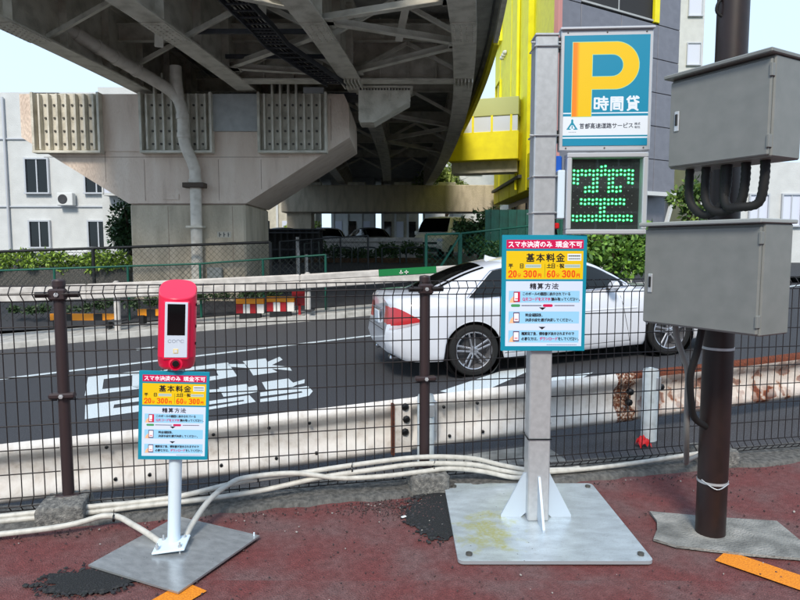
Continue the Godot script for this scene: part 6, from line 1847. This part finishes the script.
func cables() -> void:
	var runs := [
		["upper white cable slung along the foot of the mesh fence", [Vector3(-2.6, 0.03, -3.02), Vector3(-1.681, 0.062, -3.212), Vector3(-1.466, 0.064, -3.26), Vector3(-1.214, 0.08, -3.316), Vector3(-0.899, 0.133, -3.385), Vector3(-0.573, 0.158, -3.458), Vector3(-0.234, 0.184, -3.533), Vector3(0.12, 0.199, -3.611), Vector3(0.426, 0.169, -3.679), Vector3(0.62, 0.112, -3.72), Vector3(0.80, 0.066, -3.76), Vector3(0.95, 0.055, -3.79), Vector3(1.2, 0.036, -3.86)]],
		["lower white cable lying along the foot of the mesh fence", [Vector3(-2.6, 0.02, -3.0), Vector3(-1.682, 0.036, -3.2), Vector3(-1.417, 0.048, -3.255), Vector3(-1.111, 0.058, -3.32), Vector3(-0.793, 0.08, -3.39), Vector3(-0.462, 0.128, -3.465), Vector3(-0.176, 0.149, -3.53), Vector3(0.12, 0.162, -3.60), Vector3(0.426, 0.136, -3.665), Vector3(0.62, 0.085, -3.70), Vector3(0.79, 0.045, -3.74), Vector3(0.95, 0.035, -3.80), Vector3(1.15, 0.034, -3.88)]],
		["white cable rising from the payment post to the fence cables", [Vector3(-1.045, 0.03, -2.90), Vector3(-1.03, 0.08, -2.96), Vector3(-0.99, 0.14, -3.12), Vector3(-0.93, 0.165, -3.27), Vector3(-0.85, 0.17, -3.36), Vector3(-0.6, 0.168, -3.43), Vector3(-0.35, 0.12, -3.48), Vector3(-0.10, 0.112, -3.53), Vector3(0.12, 0.12, -3.58), Vector3(0.303, 0.122, -3.63), Vector3(0.5, 0.09, -3.67), Vector3(0.68, 0.045, -3.69), Vector3(0.80, 0.035, -3.72), Vector3(0.92, 0.035, -3.76)]],
		["white cable from the far left to the payment post foot", [Vector3(-2.5, 0.02, -2.85), Vector3(-1.75, 0.045, -3.0), Vector3(-1.50, 0.075, -3.08), Vector3(-1.32, 0.06, -2.99), Vector3(-1.14, 0.028, -2.87)]],
		["white cable running from the galvanised pole to the cabinet conduit", [Vector3(0.70, 0.055, -3.735), Vector3(0.80, 0.045, -3.75), Vector3(0.924, 0.045, -3.775), Vector3(1.145, 0.04, -3.835), Vector3(1.421, 0.05, -3.89), Vector3(1.705, 0.068, -3.95), Vector3(1.98, 0.10, -3.98)]],
	]
	for r in runs:
		var b := MB.new(); b.tube(smooth(r[1], 7), 0.0145, 12)
		solo("white_cable", b, M.cable, r[0], "cable", "white cables along the fence")
	for q in [[Vector3(-0.80, 0.145, -3.40), Vector3(0, 1, 0.1)], [Vector3(-0.28, 0.165, -3.505), Vector3(0, 1, 0.1)], [Vector3(0.20, 0.13, -3.61), Vector3(0, 1, 0.1)], [Vector3(-1.46, 0.07, -3.06), Vector3(0, 1, 0.2)]]:
		var b := MB.new(); b.lathe(q[0], UD, [[0.018, -0.004], [0.019, 0.0], [0.018, 0.004]], 12); b.tube([q[0] + Vector3(0, 0.018, 0), q[0] + Vector3(0.008, 0.05, 0.012)], 0.002, 4)
		solo("cable_tie", b, M.black, "black cable tie round the white cables at the fence foot", "cable tie", "cable ties on the white cables")

func small_things() -> void:
	# red scrap of cloth lying behind the fence
	var b := MB.new(); var g := []
	var f := noise(22.0, 3, 8)
	var c := rd(2.06, 0.82, 0.03)
	for i in 12:
		var row := []
		for k in 12:
			var x := i / 11.0 - 0.5; var z := k / 11.0 - 0.5
			row.append(c + UD * (x * 0.10) + VD * (z * 0.10) + Vector3(0, 0.05 * (1.0 - 3.2 * (x * x + z * z)) + 0.05 * f.get_noise_2d(x, z), 0))
		g.append(row)
	b.patch(g, Vector3.UP)
	solo("red_rag", b, flat_mat(Color(0.80, 0.05, 0.07), 0.5), "crumpled red scrap lying by the foot of the white barrier post", "litter")
	# loose grit on the floor, small stones and bits of asphalt
	b = MB.new()
	var st := MB.new()
	for i in 2600:
		var p := Vector3(rng.randf_range(-2.2, 2.4), 0.002, rng.randf_range(-3.6, -1.9))
		if rng.randf() < 0.45: p = Vector3(0.0 + rng.randfn() * 0.18, 0.002, -3.38 + rng.randfn() * 0.10)
		if rng.randf() < 0.25: p = fl(rng.randf_range(-2.4, 2.4), -0.24 + rng.randfn() * 0.05, 0.003)
		if p.z < -3.50 - 0.22 * (p.x - 0.15): continue
		if p.x > 0.24 and p.x < 1.2 and p.z > -3.68 and p.z < -2.7: continue
		var k := rng.randf()
		st.col = Color(0.03, 0.025, 0.025).lerp(Color(0.10, 0.05, 0.05), rng.randf()) if k < 0.95 else Color(0.30, 0.28, 0.26)
		var s := rng.randf_range(0.002, 0.007)
		st.box(p + Vector3(0, s * 0.3, 0), Vector3(s * rng.randf_range(0.8, 1.8), s, s * rng.randf_range(0.8, 1.6)), s * 0.25, Basis(Vector3(rng.randf(), rng.randf(), rng.randf()).normalized(), rng.randf() * TAU))
	for i in 700:   # crumbs broken from the edges of the two black patches
		var a := rng.randf() * TAU; var rr := 0.85 + absf(rng.randfn()) * 0.22
		var p := Vector3(0.22 + cos(a) * 0.17 * rr, 0.004, -3.30 + sin(a) * 0.30 * rr)
		if i % 3 == 0: p = Vector3(-1.36 + cos(a) * 0.19 * rr, 0.004, -2.58 + sin(a) * 0.10 * rr)
		if p.x > 0.245 and p.z < -2.7: continue
		st.col = Color(0.010, 0.011, 0.012).lerp(Color(0.03, 0.03, 0.032), rng.randf())
		var s := rng.randf_range(0.004, 0.013)
		st.box(p + Vector3(0, s * 0.12, 0), Vector3(s * rng.randf_range(0.8, 1.8), s * 0.5, s * rng.randf_range(0.8, 1.6)), s * 0.15, Basis(Vector3.UP, rng.randf() * TAU))
	var gm := StandardMaterial3D.new(); gm.vertex_color_use_as_albedo = true; gm.roughness = 0.9
	var gr := part("grit", st, gm, self); gr.set_meta("kind", "stuff"); tag(gr, "loose dark grit scattered on the red car park floor", "grit")
	b = MB.new(); b.box(Vector3(0.02, 0.006, -3.22), Vector3(0.03, 0.008, 0.016), 0.003, Basis(Vector3.UP, 0.6))
	solo("white_chip", b, M.white_plastic, "small white chip lying on the red floor before the fence footing", "litter")
